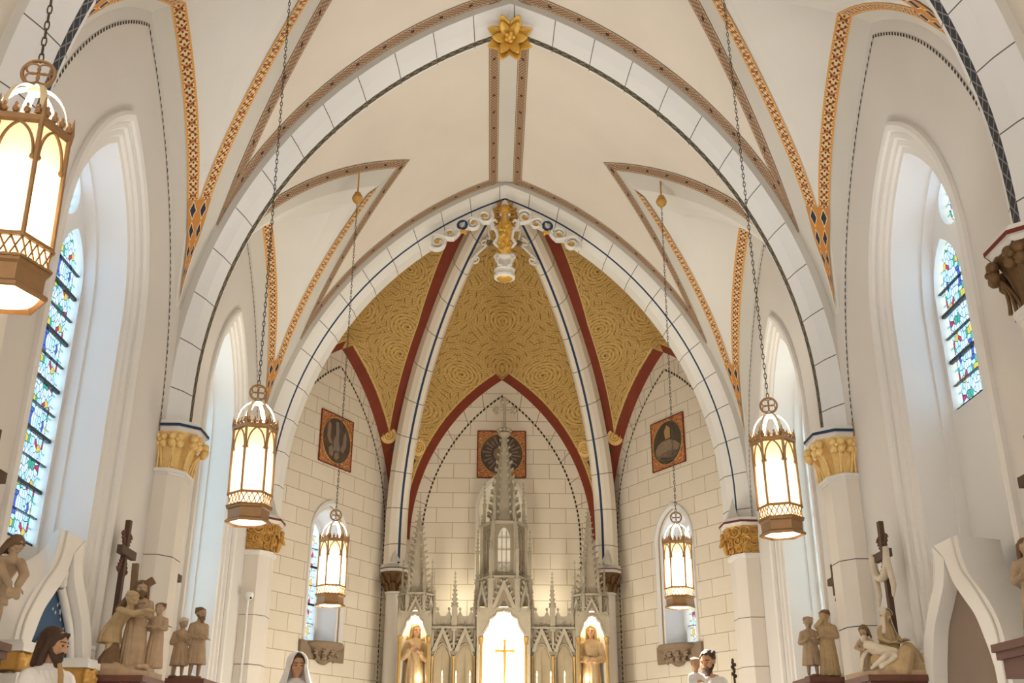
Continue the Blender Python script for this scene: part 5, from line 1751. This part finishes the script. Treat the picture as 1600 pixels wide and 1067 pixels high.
def ledge(parent, x0, x1, y0, y1, z, mat='woodred'):
    mb = MB(); mb.box(((x0 + x1) / 2, (y0 + y1) / 2, z - .025), (abs(x1 - x0), y1 - y0, .05)); mb.box(((x0 + x1) / 2, (y0 + y1) / 2, z - .075), (abs(x1 - x0) * .92, (y1 - y0) * .92, .05)); mb.box(((x0 + x1) / 2, (y0 + y1) / 2, z - .16), (abs(x1 - x0) * .8, (y1 - y0) * .8, .12), None, 0)
    mb.build('ledge', MAT[mat], parent, 0)


STANDARD = ROBE
TUNIC = [(0, 0, .42, .125, .095), (0, 0, .50, .105, .08), (0, 0, .58, .085, .062), (0, 0, .66, .09, .064), (0, 0, .74, .11, .062), (0, .004, .80, .112, .058), (0, .004, .83, .08, .046), (0, .004, .85, .038, .036)]
KNEE = [(0, 0, .20, .125, .105), (0, 0, .34, .112, .09), (0, 0, .50, .098, .072), (0, 0, .60, .085, .062), (0, 0, .70, .100, .066), (0, 0, .78, .108, .060), (0, .004, .825, .082, .046), (0, .004, .85, .038, .036)]
BENT = [(0, .05, .34, .13, .105), (0, .05, .46, .115, .09), (0, .02, .56, .09, .07), (0, -.05, .64, .10, .075), (0, -.11, .71, .115, .07), (0, -.15, .75, .10, .06), (0, -.17, .77, .07, .045), (0, -.19, .785, .038, .036)]

# --- left station with three carved figures and a tall cross
SL = thing('station_sculpture', 'carved station group of three figures with a tall ornate wooden cross on the left wall', 'sculpture', (-3.62, 9.45, 2.36))
ledge(SL, 0, .56, -.33, .30, -.02)
plinth(SL, 'base', [(.0, -.30), (.45, -.30), (.54, -.1), (.54, .27), (0, .27)], -.02, .03, 'stat')
rocks(SL, [(.18, -.05, .04, .17, .2, .07), (.40, .02, .04, .14, .18, .06)])
wall_cross(SL, .07, .22, .02, 1.40, 1.10, .20, -1)
figure('christ_figure', SL, .72, (.33, .04, .06), .35, 'stat', 'stath', (((.10, -.06, -.14), (.0, -.11, -.10), (-.2, -.6, .8)), ((.12, .02, -.16), (.05, -.10, -.12), (-.6, -.6, .2))), long_hair=True, beard=True, hs=1.25, wide=1.2, seed=3, hd=(.1, 0, .1))
figure('bending_man', SL, .66, (.17, -.05, .04), 1.1, 'staty', 'staty', (((.05, -.16, -.06), (.02, -.26, -.03), (0, -1, .2)), ((.05, -.16, -.06), (.02, -.26, -.03), (0, -1, .2))), robe=BENT, legs=True, belt=True, hs=1.25, wide=1.2, seed=5, hd=(.5, 0, 0))
figure('boy_figure', SL, .53, (.50, .10, .07), -.15, 'stat', 'stath', (((.12, -.02, -.15), (-.03, -.10, -.15), (-1, -.4, 0)), ((.12, -.02, -.15), (-.03, -.10, -.12), (-1, -.4, 0))), hs=1.3, wide=1.2, seed=6)
mb = MB(); mb.box((.25, .05, .82), (.05, .05, .30), (0, -.05, 0)); mb.box((.36, .05, .78), (.16, .05, .06), (0, -.6, 0)); mb.cap((.18, -.05, .55), (.26, -.02, .68), .03, .03); mb.build('carried_cross', MAT['stath'], SL)
mb = MB(); robe_grid(mb, [(.17, -.10, .04, .11, .10), (.18, -.08, .14, .085, .08), (.19, -.06, .24, .05, .05), (.19, -.05, .28, .02, .02)], 7, .2, 4); clay(mb.build('draped_rock', MAT['stath'], SL), .01, 1)

# --- left station seen past the pillar
S2 = thing('station_sculpture', 'carved station group half hidden behind the left pillar with a man in profile', 'sculpture', (-3.62, 11.75, 2.50))
ledge(S2, 0, .46, -.30, .35, 0)
rocks(S2, [(.2, 0, .0, .18, .22, .05)], 'stath')
figure('standing_man', S2, .70, (.28, -.04, .02), .75, 'stat', 'stath', (((.12, .02, -.16), (.02, -.12, -.2), (-.6, -.7, 0)), ((.12, .02, -.16), (.02, -.12, -.2), (-.6, -.7, 0))), robe=KNEE, legs=True, beard=True, hs=1.25, wide=1.15, seed=8, hd=(.15, 0, .2))
figure('bowed_man', S2, .58, (.13, -.13, .02), .4, 'stat', 'statw', None, robe=KNEE, legs=True, hs=1.25, wide=1.2, seed=9, hd=(.4, 0, .3))

# --- right station: the mourning group with the draped cross
SR = thing('station_sculpture', 'carved mourning group with a dead body and a cloth draped cross on the right wall', 'sculpture', (3.62, 9.45, 2.36))
ledge(SR, 0, -.60, -.33, .30, .01)
plinth(SR, 'base', [(0, -.30), (-.50, -.30), (-.60, -.1), (-.60, .27), (0, .27)], .01, .05, 'stat')
wall_cross(SR, -.15, .14, .04, 1.42, 1.10, .19, 1)
SEAT = [(0, 0, 0, .26, .24), (0, -.02, .14, .25, .24), (0, -.02, .30, .21, .20), (0, .03, .42, .15, .13), (0, .05, .56, .14, .11), (0, .05, .70, .16, .10), (0, .05, .80, .15, .085), (0, .04, .86, .11, .065), (0, .035, .90, .05, .045)]
figure('seated_mother', SR, .47, (-.25, .02, .06), .35, 'staty', None, (((.18, -.06, -.22), (.10, -.20, -.30), (-.3, -1, .1)), ((.20, -.04, -.2), (.12, -.22, -.26), (-.3, -1, .3))), robe=SEAT, seed=11, veil='statw', wide=1.2, hs=1.6, hd=(.35, 0, .1))
KNEEL = [(0, .04, 0, .16, .20), (0, .03, .12, .15, .17), (0, 0, .30, .13, .12), (0, -.01, .45, .12, .10), (0, -.03, .60, .13, .09), (0, -.05, .70, .13, .08), (0, -.06, .76, .09, .06), (0, -.07, .80, .045, .042)]
figure('kneeling_woman', SR, .38, (-.45, .05, .06), -.6, 'stat', 'stath', (((.16, -.08, -.16), (.06, -.18, -.22), (-.4, -1, 0)), ((.16, -.08, -.16), (.06, -.18, -.22), (-.4, -1, 0))), robe=KNEEL, seed=12, wide=1.25, hs=1.5, hd=(.6, 0, -.2), long_hair=True)
mb = MB()
pa = [(-.47, -.06, .27), (-.40, -.12, .22), (-.30, -.17, .20), (-.22, -.20, .17)]
mb.cap(pa[0], pa[1], .05, .062); mb.cap(pa[1], pa[2], .06, .05); mb.cap(pa[2], (-.33, -.26, .16), .042, .03); mb.cap((-.33, -.26, .16), (-.46, -.27, .07), .03, .02)
mb.cap((-.34, -.22, .19), (-.42, -.28, .16), .038, .028); mb.cap((-.42, -.28, .16), (-.52, -.22, .07), .026, .018); mb.cap(pa[0], (-.54, -.06, .16), .026, .02); mb.cap((-.54, -.06, .16), (-.57, -.10, .08), .02, .014)
hand(mb, (-.57, -.10, .08), (-.3, -.3, -1), (1, 0, 0), .5)
head(mb, (-.50, -.03, .335), Euler((-.7, .4, -.5)).to_matrix(), .52)
clay(mb.build('dead_body', MAT['statw'], SR), .0065, 1)
mb = MB()
for (a, b, r0, r1) in (((-.28, -.22, .05), (-.20, -.2, .2), .11, .07), ((-.38, -.2, .05), (-.44, -.14, .14), .10, .06), ((-.08, -.14, .05), (-.12, -.05, .24), .10, .07), ((-.05, .05, .05), (-.06, .05, .15), .1, .08)):
    mb.cap(a, b, r0, r1)
clay(mb.build('spread_drapery', MAT['staty'], SR), .01, 2)
cl = MB()                                                      # shroud hung over the arms of the cross
sw = [V((-.20, .14 + .19 * cos(t), 1.15 - .26 * sin(t))) for t in [pi * i / 14 for i in range(15)]]
cl.tube(sw, [.030 + .012 * sin(pi * i / 14) for i in range(15)], 8, flat=(1, .8))
cl.tube([(-.19, -.02, 1.12), (-.2, -.06, .98), (-.18, -.07, .80), (-.19, -.05, .70)], [.026, .03, .028, .012], 8)
cl.tube([(-.19, .30, 1.12), (-.19, .32, .95), (-.18, .31, .76), (-.19, .33, .66)], [.026, .032, .028, .012], 8)
clay(cl.build('shroud', MAT['statw'], SR), .007, 1)

S4 = thing('station_sculpture', 'carved station group partly behind the right pillar, ochre robed figure with another bowed', 'sculpture', (3.62, 11.75, 2.54))
ledge(S4, 0, -.42, -.32, .35, 0)
rocks(S4, [(-.2, 0, .0, .18, .22, .05)], 'stath')
figure('robed_man', S4, .66, (-.12, -.10, .02), -.6, 'staty', 'stath', (((.10, -.05, .02), (.02, -.06, .12), (-.6, -.3, .8)), ((.13, -.02, -.16), (.02, -.12, -.16), (-.6, -.7, 0))), hs=1.25, wide=1.25, seed=15, hd=(.4, 0, -.4))
figure('bowed_figure', S4, .60, (-.28, .0, .02), -.2, 'stat', 'stat', None, hs=1.25, wide=1.25, seed=16, hd=(.55, 0, 0), legs=True, robe=KNEE)

for s, nm, z in ((-1, 'left', 3.58), (1, 'right', 3.58)):
    r = thing('wall_cross', 'short dark wooden cross on the %s wall, mostly hidden behind the tall pillar' % nm, 'cross', (s * 3.66, 11.60, z), 0, 'short wooden wall crosses')
    mb = MB(); mb.box((-s * .022, 0, 0), (.045, .05, .34)); mb.box((-s * .022, 0, -.20), (.03, .03, .06), None, 0, .4); mb.build('post', MAT['wood'], r, 0)
    mb = MB(); mb.box((-s * .03, 0, -.01), (.05, .30, .075)); mb.build('beam', MAT['wood'], r, 0)

# --- the nearest stations, cut by the frame edges
S5 = thing('station_sculpture', 'bowed carved figure at the left frame edge on a dark ledge', 'sculpture', (-3.62, 6.97, 2.36))
ledge(S5, 0, .34, -.34, .10, 0)
wall_cross(S5, .06, -.10, .02, 1.40, 1.10, .18, -1, False)
figure('bowed_carrier', S5, .66, (.21, .0, .02), .9, 'stat', 'stath', (((.10, -.10, -.14), (.02, -.12, -.27), (0, -.3, -1)), ((.10, -.10, -.14), (.04, -.13, -.27), (0, -.3, -1))), robe=BENT, legs=True, hs=1.2, wide=1.15, seed=18, hd=(.8, 0, .2), long_hair=True)
S6 = thing('station_sculpture', 'carved standing figure at the right frame edge on a dark ledge', 'sculpture', (3.62, 6.86, 2.36))
ledge(S6, 0, -.46, -.22, .25, .03)
wall_cross(S6, -.06, .0, .02, 1.42, 1.12, .18, 1, False)
figure('standing_woman', S6, .62, (-.24, -.02, .04), -.5, 'stat', 'stath', None, hs=1.2, wide=1.2, seed=19, hd=(.2, 0, 0), long_hair=True)

# --- painted statues
def pedestal(root, h, r, mat='marble'):
    mb = MB(); mb.lathe([(r * 1.25, -h), (r * 1.25, -h + .1), (r, -h + .14), (r * .9, -h * .5), (r, -.1), (r * 1.2, -.06), (r * 1.2, 0)], 8, ph=pi / 8); mb.build('pedestal', MAT[mat], root, 25)


r = thing('christ_statue', 'painted statue of a bearded long haired man in a white robe before the left niche', 'statue', (-2.95, 6.90, .95))
pedestal(r, .95, .26)
figure('body', r, 1.50, (0, 0, 0), 1.15, 'skin', 'hair', (((.125, -.01, -.17), (.0, -.12, -.10), (-.6, -.5, .5)), ((.135, -.02, -.16), (.10, -.16, -.10), (.1, -1, .3))), beard=True, long_hair=True, mono=False, cloth='robe', seed=21, hd=(.25, 0, .25), voxel=.007, hs=.90,
       mantle=[(-.09, .0, .0, .05, -.06, -.30, .05, .05), (.09, .0, .0, .12, -.02, -.35, .05, .06)])
mb = MB(); mb.tube([(.085, -.06, 1.27), (.11, -.075, 1.20), (.125, -.085, 1.1), (.12, -.09, .98)], [.014, .018, .018, .016], 8); mb.build('gold_trim', MAT['tan'], r)

r = thing('madonna_statue', 'painted statue of a woman in a white veil in front of the left apse wall', 'statue', (-2.30, 12.0, 1.30))
pedestal(r, 1.30, .24)
figure('body', r, 1.47, (0, 0, 0), .25, 'skin', 'hair', (((.16, -.02, -.18), (.16, -.14, -.30), (.3, -1, -.5)), ((.16, -.02, -.18), (.16, -.14, -.30), (.3, -1, -.5))), mono=False, cloth='robe', seed=22, veil='robe', hd=(.25, 0, .15), voxel=.011, hs=1.08)

r = thing('joseph_statue', 'painted statue of a bearded man carrying a small child, right of the altar', 'statue', (2.31, 12.3, 1.40))
pedestal(r, 1.40, .24)
figure('body', r, 1.45, (0, 0, 0), -.35, 'skin', 'hair', (((.13, -.04, -.17), (.04, -.15, -.06), (-.8, -.6, .2)), ((.14, -.01, -.18), (.14, -.13, -.14), (.2, -1, .2))), beard=True, mono=False, cloth='robe', seed=23, hd=(.3, 0, -.25), voxel=.011, hs=1.08,
       mantle=[(.09, .02, .0, .13, .03, -.40, .055, .07)])
figure('child', r, .62, (-.17, -.13, .72), .1, 'skin', 'tan', (((.13, -.04, -.16), (.02, -.15, -.12), (-.3, -1, .2)), ((.16, .0, -.1), (.24, -.06, -.02), (1, -.4, .4))), mono=False, cloth='robe', seed=24, hs=1.5, voxel=.009, hd=(.2, 0, .1))
mb = MB(); mb.tube([(.27, -.16, .1), (.26, -.17, .9), (.245, -.17, 1.38)], .013, 8)
for k in range(8): mb.ell((.25 + .018 * cos(k * 2.4), -.17 + .02 * sin(k * 2.4), 1.20 + k * .024), (.016, .016, .022), 6)
mb.build('flowering_staff', MAT['hair'], r)

for s, nm, rz, hd_ in ((-1, 'left', .30, (.1, 0, .2)), (1, 'right', -.1, (.05, 0, -.1))):
    r = thing('angel_statue', 'pale winged angel statue in the lit niche at the %s of the altar' % nm, 'statue', (XA + s * 1.44, YL + .0, 2.52))
    mb = MB(); mb.lathe([(.20, -.2), (.20, -.02), (.16, 0)], 8); mb.build('pedestal', MAT['marble'], r, 25)
    a1 = (((.15, -.02, -.17), (.09, -.13, -.09), (-.5, -.8, .5)), ((.14, -.02, -.18), (.03, -.14, -.12), (-.8, -.6, .2))) if s < 0 else (((.15, .0, -.18), (.02, -.13, -.19), (-.8, -.6, 0)), ((.15, .0, -.18), (.02, -.13, -.21), (-.8, -.6, 0)))
    figure('body', r, 1.30, (0, -.02, 0), rz, 'skin', 'tan', a1, mono=False, cloth='staty', long_hair=True, seed=30 + s, hd=hd_, voxel=.010, hs=1.05)
    for q in (-1, 1):
        mb = MB()
        for k in range(7):
            a = radians(62 - k * 24); L = (.17, .20, .24, .32, .42, .50, .52)[k] * .8
            mb.cap((q * .09, .10, 1.05 - k * .01), (q * min(.21, .10 + L * max(.05, cos(a)) * .62), .12, 1.05 + L * sin(a) * (.7 if a > 0 else 1.3)), .035, .018, 8)
        clay(mb.build('wing', MAT['tan'], r, 60), .012, 1)

# ------------------------------------------------------------------ ogee niches


OUT = smooth_path([(.77, 1.0), (.77, 2.1), (.76, 2.44), (.72, 2.62), (.62, 2.78), (.48, 2.92), (.36, 3.03), (.28, 3.2), (.26, 3.36)])
MID = smooth_path([(.70, 1.0), (.70, 2.1), (.69, 2.45), (.66, 2.62), (.55, 2.78), (.42, 2.93), (.28, 3.06), (.21, 3.2), (.19, 3.36)])
INN = smooth_path([(.58, 1.0), (.58, 2.15), (.55, 2.38), (.48, 2.55), (.39, 2.72), (.25, 2.86), (.12, 2.99), (.06, 3.08), (.001, 3.22)])
BACK = {-1: smooth_path([(.85, 1.0), (.85, 2.3), (.85, 2.6), (.80, 2.9), (.60, 3.02), (.34, 3.14), (.18, 3.26), (.13, 3.33), (.10, 3.37)]),
        1: smooth_path([(.80, 1.0), (.80, 2.1), (.72, 2.50), (.60, 2.66), (.42, 2.80), (.28, 2.92), (.16, 3.05), (.10, 3.2), (.08, 3.36)])}
for s, nm in ((-1, 'left'), (1, 'right')):
    Yc = 8.46; FN = 3.53; BX = 3.68 if s < 0 else 3.98
    r = thing('ogee_niche', 'white ogee arched niche with starry blue inside under the left window' if s < 0 else 'white flat topped ogee niche with a plain shadowed hollow under the right window', 'niche', (s * 3.66, Yc, 1.0))
    M = Matrix.Translation(-r.location)
    G = lambda u, z, x: V((s * x, Yc + u, z))
    for q in (-1, 1):
        nm2 = 'arch_side'
        mb = MB(M); n = len(OUT)
        prof = [(BACK[s], BX), (OUT, FN + .04), (OUT, FN + .02), (MID, FN + .012), (MID, FN), (INN, FN + .0), (INN, FN + .05), (INN, 3.665)]
        mb.grid([[G(q * p[0], p[1], x) for p in L] for L, x in prof])
        a = mb.build(nm2, MAT['trimwhite'], r, 25)
        mb = MB(M); mb.tube([G(q * p[0], p[1], FN + .008) for p in MID], .011, 6); mb.build('groove_line', MAT['cellgrey'], a)
    mb = MB(M); mb.poly([G(u, 3.36, x) for u, x in ((-.26, FN + .02), (.26, FN + .02), (.09, BX), (-.09, BX))]); mb.poly([G(u, z, FN + .004) for u, z in ((-.19, 3.36), (.19, 3.36), (.001, 3.22), (-.001, 3.22))]); mb.build('flat_top', MAT['trimwhite'], r, 0)
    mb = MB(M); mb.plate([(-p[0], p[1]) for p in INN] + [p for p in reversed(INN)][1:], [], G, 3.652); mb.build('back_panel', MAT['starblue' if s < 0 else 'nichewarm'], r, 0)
    if s < 0:
        # inner moulded arch, plain hood and stars
        mb = MB(M)
        for q in (-1, 1):
            P = [(.53, 1.0), (.53, 2.1), (.50, 2.38), (.40, 2.62), (.24, 2.80), (.06, 2.96)]; P = smooth_path(P); mb.tube([G(q * p[0], p[1], 3.615) for p in P], .035, 8)
        mb.build('inner_arch', MAT['trimwhite'], r, 60)
        mb = MB(M); P = [(p[0] + .12, p[1] + .12) for p in smooth_path([(.26, 1.0), (.26, 1.9), (.22, 2.15), (.13, 2.33), (-.12, 2.47)])]
        for off in (0, .05):
            for q in (-1, 1): mb.tube([G(q * (p[0] - off), p[1] - off, 3.625 + off * .3) for p in P], .02, 8)
        mb.build('hood_moulding', MAT['shaft'], r, 60)
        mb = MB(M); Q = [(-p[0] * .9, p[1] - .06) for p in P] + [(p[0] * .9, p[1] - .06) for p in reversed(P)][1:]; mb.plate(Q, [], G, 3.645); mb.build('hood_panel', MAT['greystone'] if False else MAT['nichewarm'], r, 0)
        for (u, z, k) in ((.10, 2.62, 1.6), (.03, 2.66, 1), (.17, 2.63, 1), (.13, 2.68, 1), (.06, 2.68, .9), (.01, 2.60, .9), (.13, 2.56, .9), (.22, 2.50, .8), (.28, 2.40, .8), (-.05, 2.62, .8), (.20, 2.57, .7)):
            st = MB(M); pts = []
            for i in range(10): a = pi / 2 + i * pi / 5; rr = (.022 if i % 2 == 0 else .009) * k; pts.append((u + rr * cos(a), z + rr * sin(a)))
            st.plate([(a_ + .10, b_ + .17) for a_, b_ in pts], [], G, 3.645); st.build('painted_star', MAT['star'], r, 0)
        mb = MB(M); mb.cap(G(0, 3.06, 3.60), G(0, 2.98, 3.59), .05, .035)
        for q in (-1, 1): mb.tube(spiral(G(q * .05, 3.0, 3.59), .045, 1.2, (0, q, 0), (0, 0, 1), pi / 2, 16, .3), .016, 6)
        mb.build('pendant_boss', MAT['trimwhite'], r, 60)
    # flanking piers with small gilt capitals
    for q, u in ((-1, -.80), (1, .46)) if s < 0 else ():
        mb = MB(M); mb.box(G(u, 1.60, 3.53), (.22, .24, 1.24)); pi_ = mb.build('side_pier', MAT['trimwhite'], r, 0)
        mb = MB(M); mb.box(G(u, 2.395, 3.53), (.26, .28, .05)); mb.box(G(u, 2.43, 3.53), (.22, .24, .03)); mb.build('pier_cap', MAT['trimwhite'], r, 0)
        mb = MB(M); random.seed(7)
        for i in range(30): mb.ell(G(u + (random.random() - .5) * .22, 2.31 + (random.random() - .5) * .09, 3.53 - .10 - random.random() * .03), (.026, .026, .024), 8)
        mb.box(G(u, 2.31, 3.53), (.20, .22, .13)); clay(mb.build('gilt_capital', MAT['bronzegold'], r), .008, 1)

# small items on the walls
for s, nm in ((-1, 'left'), (1, 'right')):
    r = thing('moulded_block', 'small white moulded block ending the window sill on the %s wall' % nm, 'block', (s * 3.66, 9.30, 2.52))
    mb = MB(); x = -s
    mb.box((x * .04, 0, .02), (.10, .13, .10)); mb.box((x * .05, 0, -.05), (.12, .15, .02)); mb.build('block', MAT['trimwhite'], r, 0)
    mb = MB(); mb.box((x * .092, 0, .035), (.004, .12, .012)); mb.box((x * .04, -.067, .035), (.09, .004, .012)); mb.build('dark_groove', MAT['cellgrey'], r, 0)
r = thing('security_camera', 'white dome security camera with conduit on the left chancel pillar', 'camera', (-3.51, 14.74, 3.82))
mb = MB(); mb.lathe([(.001, .07), (.05, .07), (.055, .03), (.05, .0)], 16, (0, -.04, 0)); mb.box((0, .02, .04), (.07, .1, .05)); mb.build('housing', MAT['plastic'], r)
mb = MB(); mb.ell((0, -.045, .0), (.045, .045, .04), 16); mb.build('dome', MAT['plastic'], r)
mb = MB(); mb.ell((.03, -.078, -.01), (.016, .012, .016), 10); mb.build('lens', MAT['blackp'], r)
mb = MB(); mb.tube([(-.03, .03, .0), (-.03, .055, -.4), (-.03, .055, -3.8)], .016, 8); mb.build('conduit', MAT['plastic'], r)
